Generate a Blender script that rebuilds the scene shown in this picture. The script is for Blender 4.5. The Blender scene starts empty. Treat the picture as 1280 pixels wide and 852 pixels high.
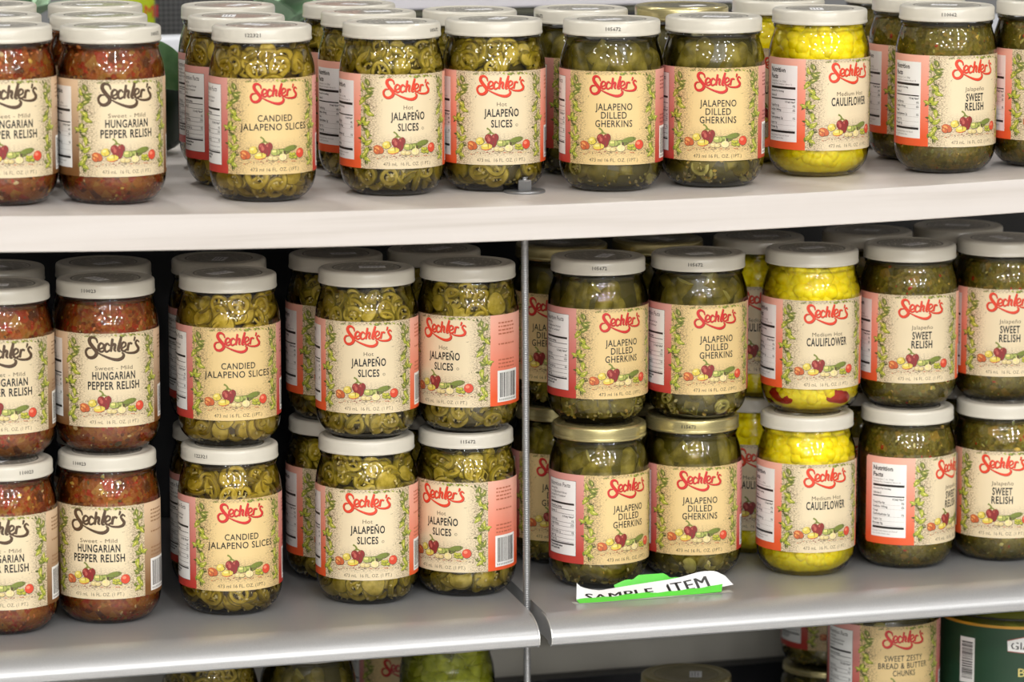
import bpy, bmesh, math, random
from mathutils import Vector, Matrix, noise

# ------------------------------------------------------------------ camera, world, lights, exposure
scene = bpy.context.scene
COL = scene.collection
YAW, PITCH, ROLL, DIST, FPX = math.radians(17.43), math.radians(9.20), math.radians(0.04), 3.3996, 5000.0
fw = Vector((math.sin(YAW) * math.cos(PITCH), math.cos(YAW) * math.cos(PITCH), -math.sin(PITCH)))
r0 = Vector((math.cos(YAW), -math.sin(YAW), 0)); u0 = r0.cross(fw)
rt = r0 * math.cos(ROLL) + u0 * math.sin(ROLL); up = -r0 * math.sin(ROLL) + u0 * math.cos(ROLL)
CAM = -fw * DIST
cd = bpy.data.cameras.new('camera'); cam = bpy.data.objects.new('camera', cd); COL.objects.link(cam)
cam.matrix_world = Matrix(((rt.x, up.x, -fw.x, CAM.x), (rt.y, up.y, -fw.y, CAM.y), (rt.z, up.z, -fw.z, CAM.z), (0, 0, 0, 1)))
cd.sensor_width = 36; cd.lens = 36 * FPX / 1280; cd.clip_start = .05; cd.clip_end = 60
cd.dof.use_dof = True; cd.dof.focus_distance = 3.36; cd.dof.aperture_fstop = 7.0
scene.camera = cam
scene.view_settings.view_transform = 'Standard'; scene.view_settings.look = 'None'
scene.view_settings.gamma = 1; scene.view_settings.use_curve_mapping = False
scene.view_settings.exposure = -0.38
w = bpy.data.worlds.new('world'); scene.world = w; w.use_nodes = True
w.node_tree.nodes['Background'].inputs[0].default_value = (1.0, .99, .97, 1)
w.node_tree.nodes['Background'].inputs[1].default_value = 0.25
LAMP_W = 24.0
for lx in (-2.8, -1.6, -0.4, 0.8, 2.0):                # rows of ceiling lamps over the aisle
    for ly, gain in ((-9.0, 3.6), (-6.4, 2.6), (-4.6, 1.6), (-3.2, .9), (-1.6, .30), (.9, .55)):
        ld = bpy.data.lights.new('ceiling_lamp', 'AREA'); ld.shape = 'RECTANGLE'
        ld.size = .15; ld.size_y = .46; ld.energy = LAMP_W * gain; ld.color = (1, .99, .968)
        lo = bpy.data.objects.new('ceiling_lamp', ld); COL.objects.link(lo)
        lo.location = (lx, ly, 2.0)

# ------------------------------------------------------------------ helpers
def lin(c):
    return tuple(((v / 255) / 12.92 if v / 255 <= .04045 else ((v / 255 + .055) / 1.055) ** 2.4) for v in c) + (1.0,)

class NT:
    """tiny node helper"""
    def __init__(s, name):
        s.m = bpy.data.materials.new(name); s.m.use_nodes = True
        s.t = s.m.node_tree; s.b = s.t.nodes['Principled BSDF']
    def n(s, typ, **kw):
        nd = s.t.nodes.new(typ)
        for k, v in kw.items(): setattr(nd, k, v)
        return nd
    def put(s, sock, v):
        if hasattr(v, 'is_output') or isinstance(v, bpy.types.NodeSocket): s.t.links.new(v, sock)
        else: sock.default_value = v
    def math(s, op, a, b=0.0, c=0.0, clamp=False):
        nd = s.n('ShaderNodeMath', operation=op, use_clamp=clamp)
        for i, v in enumerate((a, b, c)): s.put(nd.inputs[i], v)
        return nd.outputs[0]
    def step(s, x, e0, e1):
        nd = s.n('ShaderNodeMapRange'); nd.clamp = True
        s.put(nd.inputs[0], x); nd.inputs[1].default_value = e0; nd.inputs[2].default_value = e1
        nd.inputs[3].default_value = 0; nd.inputs[4].default_value = 1
        return nd.outputs[0]
    def mix(s, f, a, b):
        nd = s.n('ShaderNodeMix', data_type='RGBA')
        s.put(nd.inputs[0], f); s.put(nd.inputs[6], a); s.put(nd.inputs[7], b)
        return nd.outputs[2]
    def vec(s, v, scale):
        nd = s.n('ShaderNodeVectorMath', operation='MULTIPLY'); s.put(nd.inputs[0], v); nd.inputs[1].default_value = scale
        return nd.outputs[0]
    def noise(s, v, scale, detail=2.0):
        nd = s.n('ShaderNodeTexNoise'); nd.inputs['Scale'].default_value = scale; nd.inputs['Detail'].default_value = detail
        if v is not None: s.put(nd.inputs['Vector'], v)
        return nd.outputs[0]
    def ramp(s, f, stops, interp='LINEAR'):
        nd = s.n('ShaderNodeValToRGB'); cr = nd.color_ramp; cr.interpolation = interp
        while len(cr.elements) < len(stops): cr.elements.new(.5)
        for e, (p, c) in zip(cr.elements, stops): e.position = p; e.color = c
        s.put(nd.inputs[0], f); return nd.outputs[0]
    def coord(s, which='Object'):
        return s.n('ShaderNodeTexCoord').outputs[which]
    def bump(s, h, strength, dist=.001):
        nd = s.n('ShaderNodeBump'); nd.inputs['Strength'].default_value = strength; nd.inputs['Distance'].default_value = dist
        s.put(nd.inputs['Height'], h); s.t.links.new(nd.outputs[0], s.b.inputs['Normal'])

def simple(name, rgb, rough=.5, metal=0.0, spec=.5, coat=0.0):
    k = NT(name); k.b.inputs['Base Color'].default_value = lin(rgb)
    k.b.inputs['Roughness'].default_value = rough; k.b.inputs['Metallic'].default_value = metal
    k.b.inputs['Specular IOR Level'].default_value = spec; k.b.inputs['Coat Weight'].default_value = coat
    return k.m

class MB:
    def __init__(s): s.v = []; s.f = []; s.m = []; s.sm = []; s.mats = []
    def mi(s, m):
        if m not in s.mats: s.mats.append(m)
        return s.mats.index(m)
    def add(s, vs, fs, m, smooth=True):
        o = len(s.v); s.v += [tuple(p) for p in vs]; i = s.mi(m)
        for f in fs: s.f.append(tuple(o + k for k in f)); s.m.append(i); s.sm.append(smooth)
    def box(s, x0, x1, y0, y1, z0, z1, m):
        vs = [(x, y, z) for x in (x0, x1) for y in (y0, y1) for z in (z0, z1)]
        s.add(vs, [(0, 1, 3, 2), (4, 6, 7, 5), (0, 4, 5, 1), (2, 3, 7, 6), (0, 2, 6, 4), (1, 5, 7, 3)], m, False)
    def lathe(s, prof, m, n=64, mats=None, mat=None, smooth=True, cx=0, cy=0):
        """prof: list of (z, r); mats optional per segment"""
        o = []; vs = []
        for z, r in prof:
            if r <= 1e-9: o.append((len(vs), 1)); vs.append((cx, cy, z))
            else:
                o.append((len(vs), n))
                vs += [(cx + r * math.cos(2 * math.pi * i / n), cy + r * math.sin(2 * math.pi * i / n), z) for i in range(n)]
        if mat is not None: vs = [tuple(mat @ Vector(p)) for p in vs]
        base = len(s.v); s.v += vs
        for k in range(len(prof) - 1):
            (a, na), (b, nb) = o[k], o[k + 1]; i_ = s.mi(mats[k] if mats else m)
            for i in range(n):
                j = (i + 1) % n
                if na == 1 and nb == 1: continue
                if na == 1: f = (a, b + j, b + i)
                elif nb == 1: f = (a + i, a + j, b)
                else: f = (a + i, a + j, b + j, b + i)
                s.f.append(tuple(base + q for q in f)); s.m.append(i_); s.sm.append(smooth)
    def mesh(s, name, scale=.001):
        me = bpy.data.meshes.new(name)
        me.from_pydata([(x * scale, y * scale, z * scale) for x, y, z in s.v], [], s.f)
        for m in s.mats: me.materials.append(m)
        me.polygons.foreach_set('material_index', s.m); me.polygons.foreach_set('use_smooth', s.sm)
        me.update(); return me

def link(name, me, parent=None, loc=(0, 0, 0), rz=0.0, label=None, kind=None):
    o = bpy.data.objects.new(name, me); COL.objects.link(o)
    o.location = loc; o.rotation_euler = (0, 0, rz)
    if parent: o.parent = parent
    if label: o['label'] = label
    if kind: o['kind'] = kind
    return o
def tag(o, label, cat, group=None):
    o['label'] = label; o['category'] = cat
    if group: o['group'] = group
    return o
def thing(name, label, cat, loc=(0, 0, 0), rz=0.0, group=None):
    o = link(name, None, None, loc, rz); return tag(o, label, cat, group)
def bevel(me, wdt, seg=3, ang=math.radians(40)):
    bm = bmesh.new(); bm.from_mesh(me)
    es = [e for e in bm.edges if len(e.link_faces) == 2 and e.calc_face_angle(0) > ang]
    bmesh.ops.bevel(bm, geom=es, offset=wdt, segments=seg, profile=.5, affect='EDGES', clamp_overlap=True)
    bm.to_mesh(me); bm.free(); return me

def catmull(pts, k=6):
    out = []; P = [pts[0]] + list(pts) + [pts[-1]]
    for i in range(1, len(P) - 2):
        a, b, c, d = (Vector(q) for q in P[i - 1:i + 3])
        for j in range(k):
            t = j / k
            out.append(.5 * ((2 * b) + (c - a) * t + (2 * a - 5 * b + 4 * c - d) * t * t + (3 * b - a - 3 * c + d) * t ** 3))
    out.append(Vector(P[-1])); return out

# ------------------------------------------------------------------ shelving materials
k = NT('white_wood_laminate'); co = k.coord()
g = k.noise(k.vec(co, (2.0, 14.0, 70.0)), 1.0, 4.0)
k.put(k.b.inputs['Base Color'], k.ramp(g, [(.30, lin((188, 181, 175))), (.48, lin((205, 199, 195))), (.75, lin((212, 207, 204)))]))
k.b.inputs['Roughness'].default_value = .42; M_WOOD = k.m
k = NT('grey_painted_steel'); g = k.noise(k.coord(), 900.0, 2.0)
k.put(k.b.inputs['Base Color'], k.mix(g, lin((168, 169, 171)), lin((184, 185, 187))))
k.b.inputs['Metallic'].default_value = .45; k.b.inputs['Roughness'].default_value = .33; M_STEEL = k.m
M_RIM = simple('worn_bright_edge', (205, 206, 205), .3, .6)
M_ZINC = simple('zinc_plated_steel', (150, 151, 153), .35, .7)
k = NT('grey_back_panel'); g = k.noise(k.vec(k.coord(), (5, 5, 5)), 1.0, 2.0)
k.put(k.b.inputs['Base Color'], k.ramp(g, [(.4, lin((196, 192, 180))), (.6, lin((228, 224, 212)))])); k.b.inputs['Roughness'].default_value = .45; M_PANEL = k.m
M_DARK = simple('charcoal_rail', (44, 44, 48), .4, .3)

# ------------------------------------------------------------------ shelving
ZS, ZD = -.2153, -.437                         # lower shelf surface, bottom deck surface
def ztop(x): return .134 + .0065 * (x / .42) ** 2
mb = MB(); N = 48; X0, X1 = -.95, .95
sec = [(-.140, -.0005), (-.1395, 0.0), (.43, 0.0), (.43, -.0285), (-.1390, -.0285), (-.140, -.0277)]
ring = []
for i in range(N + 1):
    x = X0 + (X1 - X0) * i / N; z = ztop(max(-.6, min(.6, x)))
    ring.append([len(mb.v) + q for q in range(6)]); mb.v += [(x, y, z + dz) for y, dz in sec]
for i in range(N):
    for q in range(6):
        mb.f.append((ring[i][q], ring[i + 1][q], ring[i + 1][(q + 1) % 6], ring[i][(q + 1) % 6])); mb.m.append(mb.mi(M_WOOD)); mb.sm.append(False)
for r_ in (ring[0], ring[-1][::-1]): mb.f.append(tuple(r_)); mb.m.append(0); mb.sm.append(False)
tag(link('shelf_board', mb.mesh('shelf_board', 1)), 'long white wood-grain shelf board carrying the top row of jars', 'shelf')

def steel_shelf(x0, x1, label):
    t = thing('metal_shelf', label, 'shelf', (0, 0, ZS))
    sec = [(.38, 0), (-.092, 0)]
    for i in range(13):
        a = math.pi / 2 * i / 12
        sec.append((-.092 - .0285 * math.sin(a), -.0185 * (1 - math.cos(a))))
    sec += [(-.1198, -.0214), (-.1175, -.0230), (-.106, -.0235), (-.106, -.0210), (.38, -.0210)]
    n = len(sec); mb = MB(); sk = lambda x, y: x + (y + .115) * .08 if abs(x) < .5 else x
    vs = [(sk(x, y), y, z) for x in (x0, x1) for y, z in sec]
    mb.add(vs, [(q, (q + 1) % n, n + (q + 1) % n, n + q) for q in range(n)], M_STEEL, True)
    mb.add(vs, [tuple(range(n))[::-1], tuple(range(n, 2 * n))], M_STEEL, False)
    me = mb.mesh('metal_shelf', 1)
    for p in me.polygons:
        if abs(p.normal.z) > .999 or abs(p.normal.x) > .9: p.use_smooth = False
    me.set_sharp_from_angle(angle=math.radians(30))
    link('shelf_tray', me, t)
    return t, sec
SHL, sec = steel_shelf(-.95, -.0136, 'grey steel shelf with rounded front lip left of the threaded rod')
SHR, sec = steel_shelf(-.0026, .95, 'grey steel shelf with rounded front lip right of the threaded rod')
def rim(x, parent):                           # bright worn edge round the open end of the lip
    mb = MB(); pts = sec[1:17]; n = len(pts); a = []
    for y, z in pts:
        a += [(x - .0005, y + .0012, z - .0010), (x - .0005, y - .0006, z + .0004), (x + .0005, y - .0006, z + .0004), (x + .0005, y + .0012, z - .0010)]
    fs = []
    for i in range(n - 1):
        for q in range(4): fs.append((4 * i + q, 4 * i + 4 + q, 4 * i + 4 + (q + 1) % 4, 4 * i + (q + 1) % 4))
    fs += [(0, 1, 2, 3), tuple(4 * (n - 1) + q for q in (3, 2, 1, 0))]
    mb.add(a, fs, M_RIM, False); link('lip_edge', mb.mesh('lip_edge', 1), parent, label='bright bare edge of the lip')
rim(-.0136, SHL); rim(-.0026, SHR)

# threaded rod, washer, hexagon nut
t = thing('threaded_rod', 'thin threaded steel rod hung from a washer on the white board', 'rod', (-.0047, -.055, 0))
mb = MB(); z = -620.0; prof = []; ROD_TOP = 134 + 13.0
while z < ROD_TOP: prof += [(z, 2.5), (z + .8, 3.25), (z + 1.05, 3.25)]; z += 1.9
prof = [(prof[0][0], 0)] + prof + [(ROD_TOP, 2.6), (ROD_TOP, 0)]
mb.lathe(prof, M_ZINC, 16); me = mb.mesh('rod', .001)
for v in me.vertices: v.co.x -= .0025 * (v.co.z + .115) / .35
link('rod', me, t)
mb = MB(); mb.lathe([(0, 3.4), (0, 17), (.5, 17.4), (1.6, 17.4), (2.0, 17), (2.0, 3.4), (0, 3.4)], M_ZINC, 48)
link('washer', mb.mesh('washer'), t, (-.0018, 0, .1341))
mb = MB(); h = [(6.2 * math.cos(math.pi / 3 * i + .35), 6.2 * math.sin(math.pi / 3 * i + .35)) for i in range(6)]
mb.add([(x, y, 0) for x, y in h] + [(x, y, 7.5) for x, y in h] + [(x * .88, y * .88, 8.6) for x, y in h],
       [tuple(range(6))[::-1]] + [(i, (i + 1) % 6, 6 + (i + 1) % 6, 6 + i) for i in range(6)] + [(6 + i, 6 + (i + 1) % 6, 12 + (i + 1) % 6, 12 + i) for i in range(6)] + [tuple(range(12, 18))], M_ZINC, False)
link('hex_nut', mb.mesh('hex_nut'), t, (-.0018, 0, .1360))

# back panel with ledge rails, bottom deck, floor
t = thing('back_panel', 'grey steel back panel with dark ledge behind the lower shelves', 'panel', (0, .385, 0))
mb = MB(); mb.box(-.95, .95, 0, .02, -1.0, ZS - .03, M_PANEL); link('panel_sheet', mb.mesh('panel_sheet', 1), t); mb = MB(); mb.box(-.95, .95, 0, .02, ZS - .03, .098, simple('back_shade_black', (26, 27, 31), .5)); link('upper_shade_sheet', mb.mesh('upper_shade_sheet', 1), t, label='upper back panel with deep shade put in as black colour')  # upper part of the panel coloured black to stand for shade behind the jars
mb = MB(); mb.box(-.95, .95, -.022, 0, -.412, -.393, M_DARK); mb.box(-.95, .95, -.010, 0, -.432, -.412, M_DARK)
link('ledge_rail', mb.mesh('ledge_rail', 1), t, label='dark horizontal ledge rail')
mb = MB(); mb.box(-.95, .95, -.16, .383, ZD - .03, ZD, M_STEEL)
tag(link('base_deck', mb.mesh('base_deck', 1)), 'grey bottom deck under the half hidden lowest jars', 'shelf')
mb = MB(); mb.box(-9, 9, -14, 6, 2.3, 2.35, simple('white_ceiling_panel', (226, 224, 220), .7)); o = link('ceiling', mb.mesh('ceiling', 1)); o['kind'] = 'structure'
mb = MB(); mb.box(-9, 9, -14, 6, -1.05, -1.0, simple('grey_vinyl_floor', (196, 192, 186), .4)); o = link('floor', mb.mesh('floor', 1)); o['kind'] = 'structure'

# ------------------------------------------------------------------ jar: glass, lid
PROF = [(0, 26), (.2, 29.5), (1.2, 32.0), (4, 36.0), (9, 40.0), (15, 42.3), (21, 43.2), (24, 43.3), (27, 43.3), (98, 43.3), (101, 43.3), (105, 43.1), (110, 42.3), (115, 41.0),
        (119.5, 39.5), (122.5, 38.7), (124.3, 38.5), (125.6, 39.3), (127.2, 39.5), (128.6, 39.0), (129.6, 38.4), (131, 38.4)]
def gr(z):
    if z <= 0: return 29.0
    for (z0_, r0_), (z1_, r1_) in zip(PROF, PROF[1:]):
        if z0_ <= z <= z1_ and z1_ > z0_: return r0_ + (r1_ - r0_) * (z - z0_) / (z1_ - z0_)
    return 38.4
k = NT('clear_glass'); t_ = k.t
t_.nodes.remove(k.b)
tr = k.n('ShaderNodeBsdfTransparent'); tr.inputs[0].default_value = (.99, .995, .985, 1)
gl = k.n('ShaderNodeBsdfGlossy'); gl.inputs['Roughness'].default_value = .045; gl.inputs[0].default_value = (1, 1, 1, 1)
fr = k.n('ShaderNodeFresnel'); fr.inputs[0].default_value = 1.52
mx = k.n('ShaderNodeMixShader'); t_.links.new(fr.outputs[0], mx.inputs[0]); t_.links.new(tr.outputs[0], mx.inputs[1]); t_.links.new(gl.outputs[0], mx.inputs[2])
t_.links.new(mx.outputs[0], t_.nodes['Material Output'].inputs[0]); M_GLASS = k.m

def fine(prof, step=2.0):
    out = []
    for (a, ra), (b, rb) in zip(prof, prof[1:]):
        n = max(1, int(abs(b - a) / step)) if b - a < 20 else 1
        out += [(a + (b - a) * i / n, ra + (rb - ra) * i / n) for i in range(n)]
    return out + [prof[-1]]
sp = catmull([Vector((z, r, 0)) for z, r in PROF[:9]], 3) + catmull([Vector((z, r, 0)) for z, r in PROF[9:]], 3)
mb = MB(); mb.lathe([(2.0, 0), (1.6, 24)] + [(max(0, v.x), v.y) for v in sp], M_GLASS, 72)
ME_GLASS = mb.mesh('glass')

def lid_material(name, rgb, rough, metal, printed):
    k = NT(name); co = k.coord(); sx = k.n('ShaderNodeSeparateXYZ'); k.put(sx.inputs[0], co)
    rad = k.math('POWER', k.math('ADD', k.math('MULTIPLY', sx.outputs[0], sx.outputs[0]), k.math('MULTIPLY', sx.outputs[1], sx.outputs[1])), .5)
    top = k.step(sx.outputs[2], .1400, .1402)
    base = lin(rgb)
    if printed:
        disc = k.math('SUBTRACT', 1.0, k.step(rad, .0262, .0266))
        line = k.math('PINGPONG', sx.outputs[1], .0016); line = k.step(line, .0004, .0007)
        word = k.step(k.noise(k.vec(co, (420, 60, 0)), 1.0, 1.0), .36, .42)
        ringm = k.math('SUBTRACT', k.step(rad, .0275, .0277), k.step(rad, .0289, .0291))
        ink = k.math('MULTIPLY', k.math('MAXIMUM', k.math('MULTIPLY', k.math('MULTIPLY', line, word), disc), ringm), top)
        col = k.mix(k.math('MULTIPLY', ink, .78), base, lin((64, 56, 42)))
    else:
        col = base
    k.put(k.b.inputs['Base Color'], col); k.b.inputs['Roughness'].default_value = rough; k.b.inputs['Metallic'].default_value = metal
    k.b.inputs['Coat Weight'].default_value = .35; k.b.inputs['Coat Roughness'].default_value = .12
    return k.m
M_LID = lid_material('cream_lid_enamel', (209, 204, 191), .3, 0, True)
M_GOLD = lid_material('gold_lid_lacquer', (196, 184, 132), .27, .75, True)
LIDP = [(129.2, 38.9), (129.0, 39.8), (129.2, 40.5), (129.8, 40.85), (130.8, 40.9), (131.6, 40.6), (132.4, 40.55), (139.0, 40.5), (140.3, 40.0), (141.1, 38.9), (141.4, 37.5),
        (141.2, 36.2), (140.75, 35.3), (140.6, 34.3), (140.6, 31.0), (140.9, 30.2), (141.0, 29.6), (140.9, 29.0), (140.7, 28.4), (140.7, 14), (140.7, 0)]
def lid_mesh(m):
    mb = MB(); mb.lathe(LIDP, m, 72); return mb.mesh('lid')
ME_LID, ME_LIDG = lid_mesh(M_LID), lid_mesh(M_GOLD)
M_STICK = simple('white_sticker_paper', (236, 236, 238), .4)
M_STICKINK = simple('sticker_ink', (120, 120, 125), .5)
def sticker_mesh():
    mb = MB(); mb.box(-11, 11, -5.5, 5.5, 0, .12, M_STICK)
    for y in (-2.6, .2, 2.8):
        x = -8
        while x < 7: l = random.Random(x * y).uniform(1, 3); mb.box(x, x + l, y, y + 1.1, .12, .14, M_STICKINK); x += l + .8
    return mb.mesh('price_sticker')
ME_STICK = sticker_mesh()

# ------------------------------------------------------------------ text outlines
_tc = {}
def text2d(s, bold=.0, res=2, space=1.0):
    key = (s, bold, res, space)
    if key not in _tc:
        cu = bpy.data.curves.new('outline', 'FONT'); cu.body = s; cu.size = 1; cu.offset = bold; cu.resolution_u = res
        cu.fill_mode = 'FRONT'; cu.space_character = space
        ob = bpy.data.objects.new('outline', cu); me = bpy.data.meshes.new_from_object(ob)
        vs = [(v.co.x, v.co.y) for v in me.vertices]; fs = [tuple(p.vertices) for p in me.polygons]
        bpy.data.objects.remove(ob); bpy.data.curves.remove(cu); bpy.data.meshes.remove(me)
        xs = [v[0] for v in vs]
        _tc[key] = ([(x - min(xs), y) for x, y in vs], fs, max(xs) - min(xs))
    return _tc[key]

class Flat:
    """printed artwork in mm on the unrolled label (u along, v up); later wrapped round the glass"""
    def __init__(s): s.mb = MB(); s.h = .05; s.d = .0025
    def layer(s, h, d=.0025): s.h = h; s.d = d
    def poly(s, pts, m):
        s.h += s.d; s.mb.add([(x, y, s.h) for x, y in pts], [tuple(range(len(pts)))], m, False)
    def rect(s, x0, x1, y0, y1, m): s.poly([(x0, y0), (x1, y0), (x1, y1), (x0, y1)], m)
    def ell(s, cx, cy, rx, ry, m, rot=0, n=14):
        c, d = math.cos(rot), math.sin(rot)
        s.poly([(cx + rx * math.cos(t) * c - ry * math.sin(t) * d, cy + rx * math.cos(t) * d + ry * math.sin(t) * c) for t in (2 * math.pi * i / n for i in range(n))], m)
    def ribbon(s, pts, wd, m, k=4, dx=0, dy=0, extra=0):
        P = catmull([Vector((x, y, 0)) for x, y in pts], k); W = catmull([Vector((q, 0, 0)) for q in wd], k); s.h += s.d
        L, R = [], []
        for i, p in enumerate(P):
            d = (P[min(i + 1, len(P) - 1)] - P[max(i - 1, 0)]); d = d.normalized() if d.length > 1e-9 else Vector((1, 0, 0))
            nrm = Vector((-d.y, d.x, 0)) * (max(.02, W[i].x) / 2 + extra); L.append(p + nrm); R.append(p - nrm)
        n = len(P)
        s.mb.add([(p.x + dx, p.y + dy, s.h) for p in L + R], [(i, n + i, n + i + 1, i + 1) for i in range(n - 1)], m, False)
    def text(s, t, x0, x1, y0, cap, m, bold=0.0, res=2, space=1.0):
        """fits the string from x0 to x1 with capital height cap, baseline y0"""
        vs, fs, wd = text2d(t, bold, res, space); s.h += s.d; k_ = (x1 - x0) / wd; c_ = cap / .73
        s.mb.add([(x0 + x * k_, y0 + y * c_, s.h) for x, y in vs], fs, m, False)
    def line_text(s, t, x0, y0, cap, m, bold=0.0, right=None, wide=.8):
        bold += .010
        vs, fs, wd = text2d(t, bold, 1); c_ = cap / .73; k_ = c_ * wide
        if right is not None: x0 = right - wd * k_
        s.h += s.d; s.mb.add([(x0 + x * k_, y0 + y * c_, s.h) for x, y in vs], fs, m, False)

INK = simple('black_ink', (30, 28, 26), .45); GREYINK = simple('grey_brown_ink', (98, 84, 64), .5); PAPERW = simple('white_label_paper', (240, 240, 238), .4)
INK2 = simple('soft_ink', (150, 148, 145), .5)
ART = {n: simple('print_' + n, c, .45) for n, c in dict(lime=(168, 176, 58), leaf=(122, 132, 54), deep=(84, 88, 42), brown=(88, 68, 48), red=(140, 40, 40), redhi=(186, 92, 80), orange=(200, 100, 58),
       orangehi=(232, 160, 90), yellow=(222, 200, 84), yellowhi=(238, 222, 140), cuc=(118, 132, 58), cuchi=(168, 176, 92), cream=(216, 196, 136), tomato=(214, 74, 50), tomhi=(238, 140, 110), garlic=(232, 214, 160)).items()}

S_ = .1084; RL_ = 43.62
def cu_(x):
    return RL_ * math.asin(max(-.999, min(.999, (x - 404) / 404)))
def cv_(x, y):
    th = cu_(x) / RL_; return (795 - (y + 64.6 * (1 - math.cos(th)))) * S_
def C(x, y): return (cu_(x), cv_(x, y))

LOGO = [
 ([(292, 153), (284, 127), (262, 114), (241, 122), (237, 146), (256, 176), (280, 205), (283, 230), (262, 250), (235, 252), (215, 236), (210, 210), (226, 190), (248, 189)], [8, 13, 17, 20, 24, 26, 25, 22, 20, 18, 16, 14, 12, 5]),
 ([(284, 213), (330, 238), (390, 262), (432, 268), (462, 256), (470, 234), (456, 222)], [6, 11, 16, 20, 19, 15, 6]),
 ([(296, 197), (328, 184), (332, 164), (316, 154), (300, 172), (301, 200), (320, 212), (342, 198)], [7, 10, 11, 12, 15, 16, 12, 7]),
 ([(374, 172), (359, 157), (342, 174), (340, 198), (354, 212), (378, 198)], [9, 12, 15, 16, 12, 7]),
 ([(394, 124), (388, 165), (380, 212)], [13, 16, 15]), ([(382, 192), (397, 164), (412, 166), (406, 200), (418, 210)], [7, 12, 15, 15, 7]),
 ([(455, 112), (441, 165), (432, 204), (448, 212)], [14, 19, 18, 7]),
 ([(452, 194), (481, 180), (485, 160), (469, 153), (454, 172), (455, 200), (472, 212), (497, 196)], [7, 10, 11, 12, 15, 16, 12, 7]),
 ([(509, 158), (502, 185), (498, 212)], [13, 16, 14]), ([(501, 186), (516, 162), (534, 168)], [7, 12, 12]),
 ([(556, 122), (552, 138), (546, 150)], [12, 11, 4]),
 ([(590, 162), (574, 148), (560, 162), (570, 182), (582, 200), (574, 220), (545, 229), (502, 226), (470, 214)], [7, 11, 14, 17, 19, 18, 14, 11, 5])]

def pepper(F, x, y, ang, L, m, rnd, fat=1.0):
    bend = rnd.uniform(-.35, .35); pts = []
    for i in range(5):
        t = i / 4; a = ang + bend * t * 2
        pts.append((x + L * (t - .4) * math.cos(a), y + L * (t - .4) * math.sin(a)))
    wd = [L * .30 * fat, L * .50 * fat, L * .46 * fat, L * .28 * fat, L * .06]
    F.ribbon(pts, wd, ART['deep' if rnd.random() < .6 else 'brown'], 3, .12, -.14, .16)
    F.ribbon(pts, wd, m, 3)
    F.ribbon([(px + .25, py + .3) for px, py in pts[1:4]], [.05, L * .12, .05], ART['yellowhi'], 2)
    F.ribbon([pts[0], (pts[0][0] - L * .22 * math.cos(ang), pts[0][1] - L * .22 * math.sin(ang) + .3)], [L * .14, L * .1], ART['deep'], 2)
def leaf(F, x, y, ang, L, m):
    pts = [(x + L * t * math.cos(ang), y + L * t * math.sin(ang)) for t in (0, .3, .65, 1)]
    F.ribbon(pts, [.1, L * .42, L * .34, .05], m, 3)
    F.ribbon(pts, [.12, .16, .14, .05], ART['deep'], 2)

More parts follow.
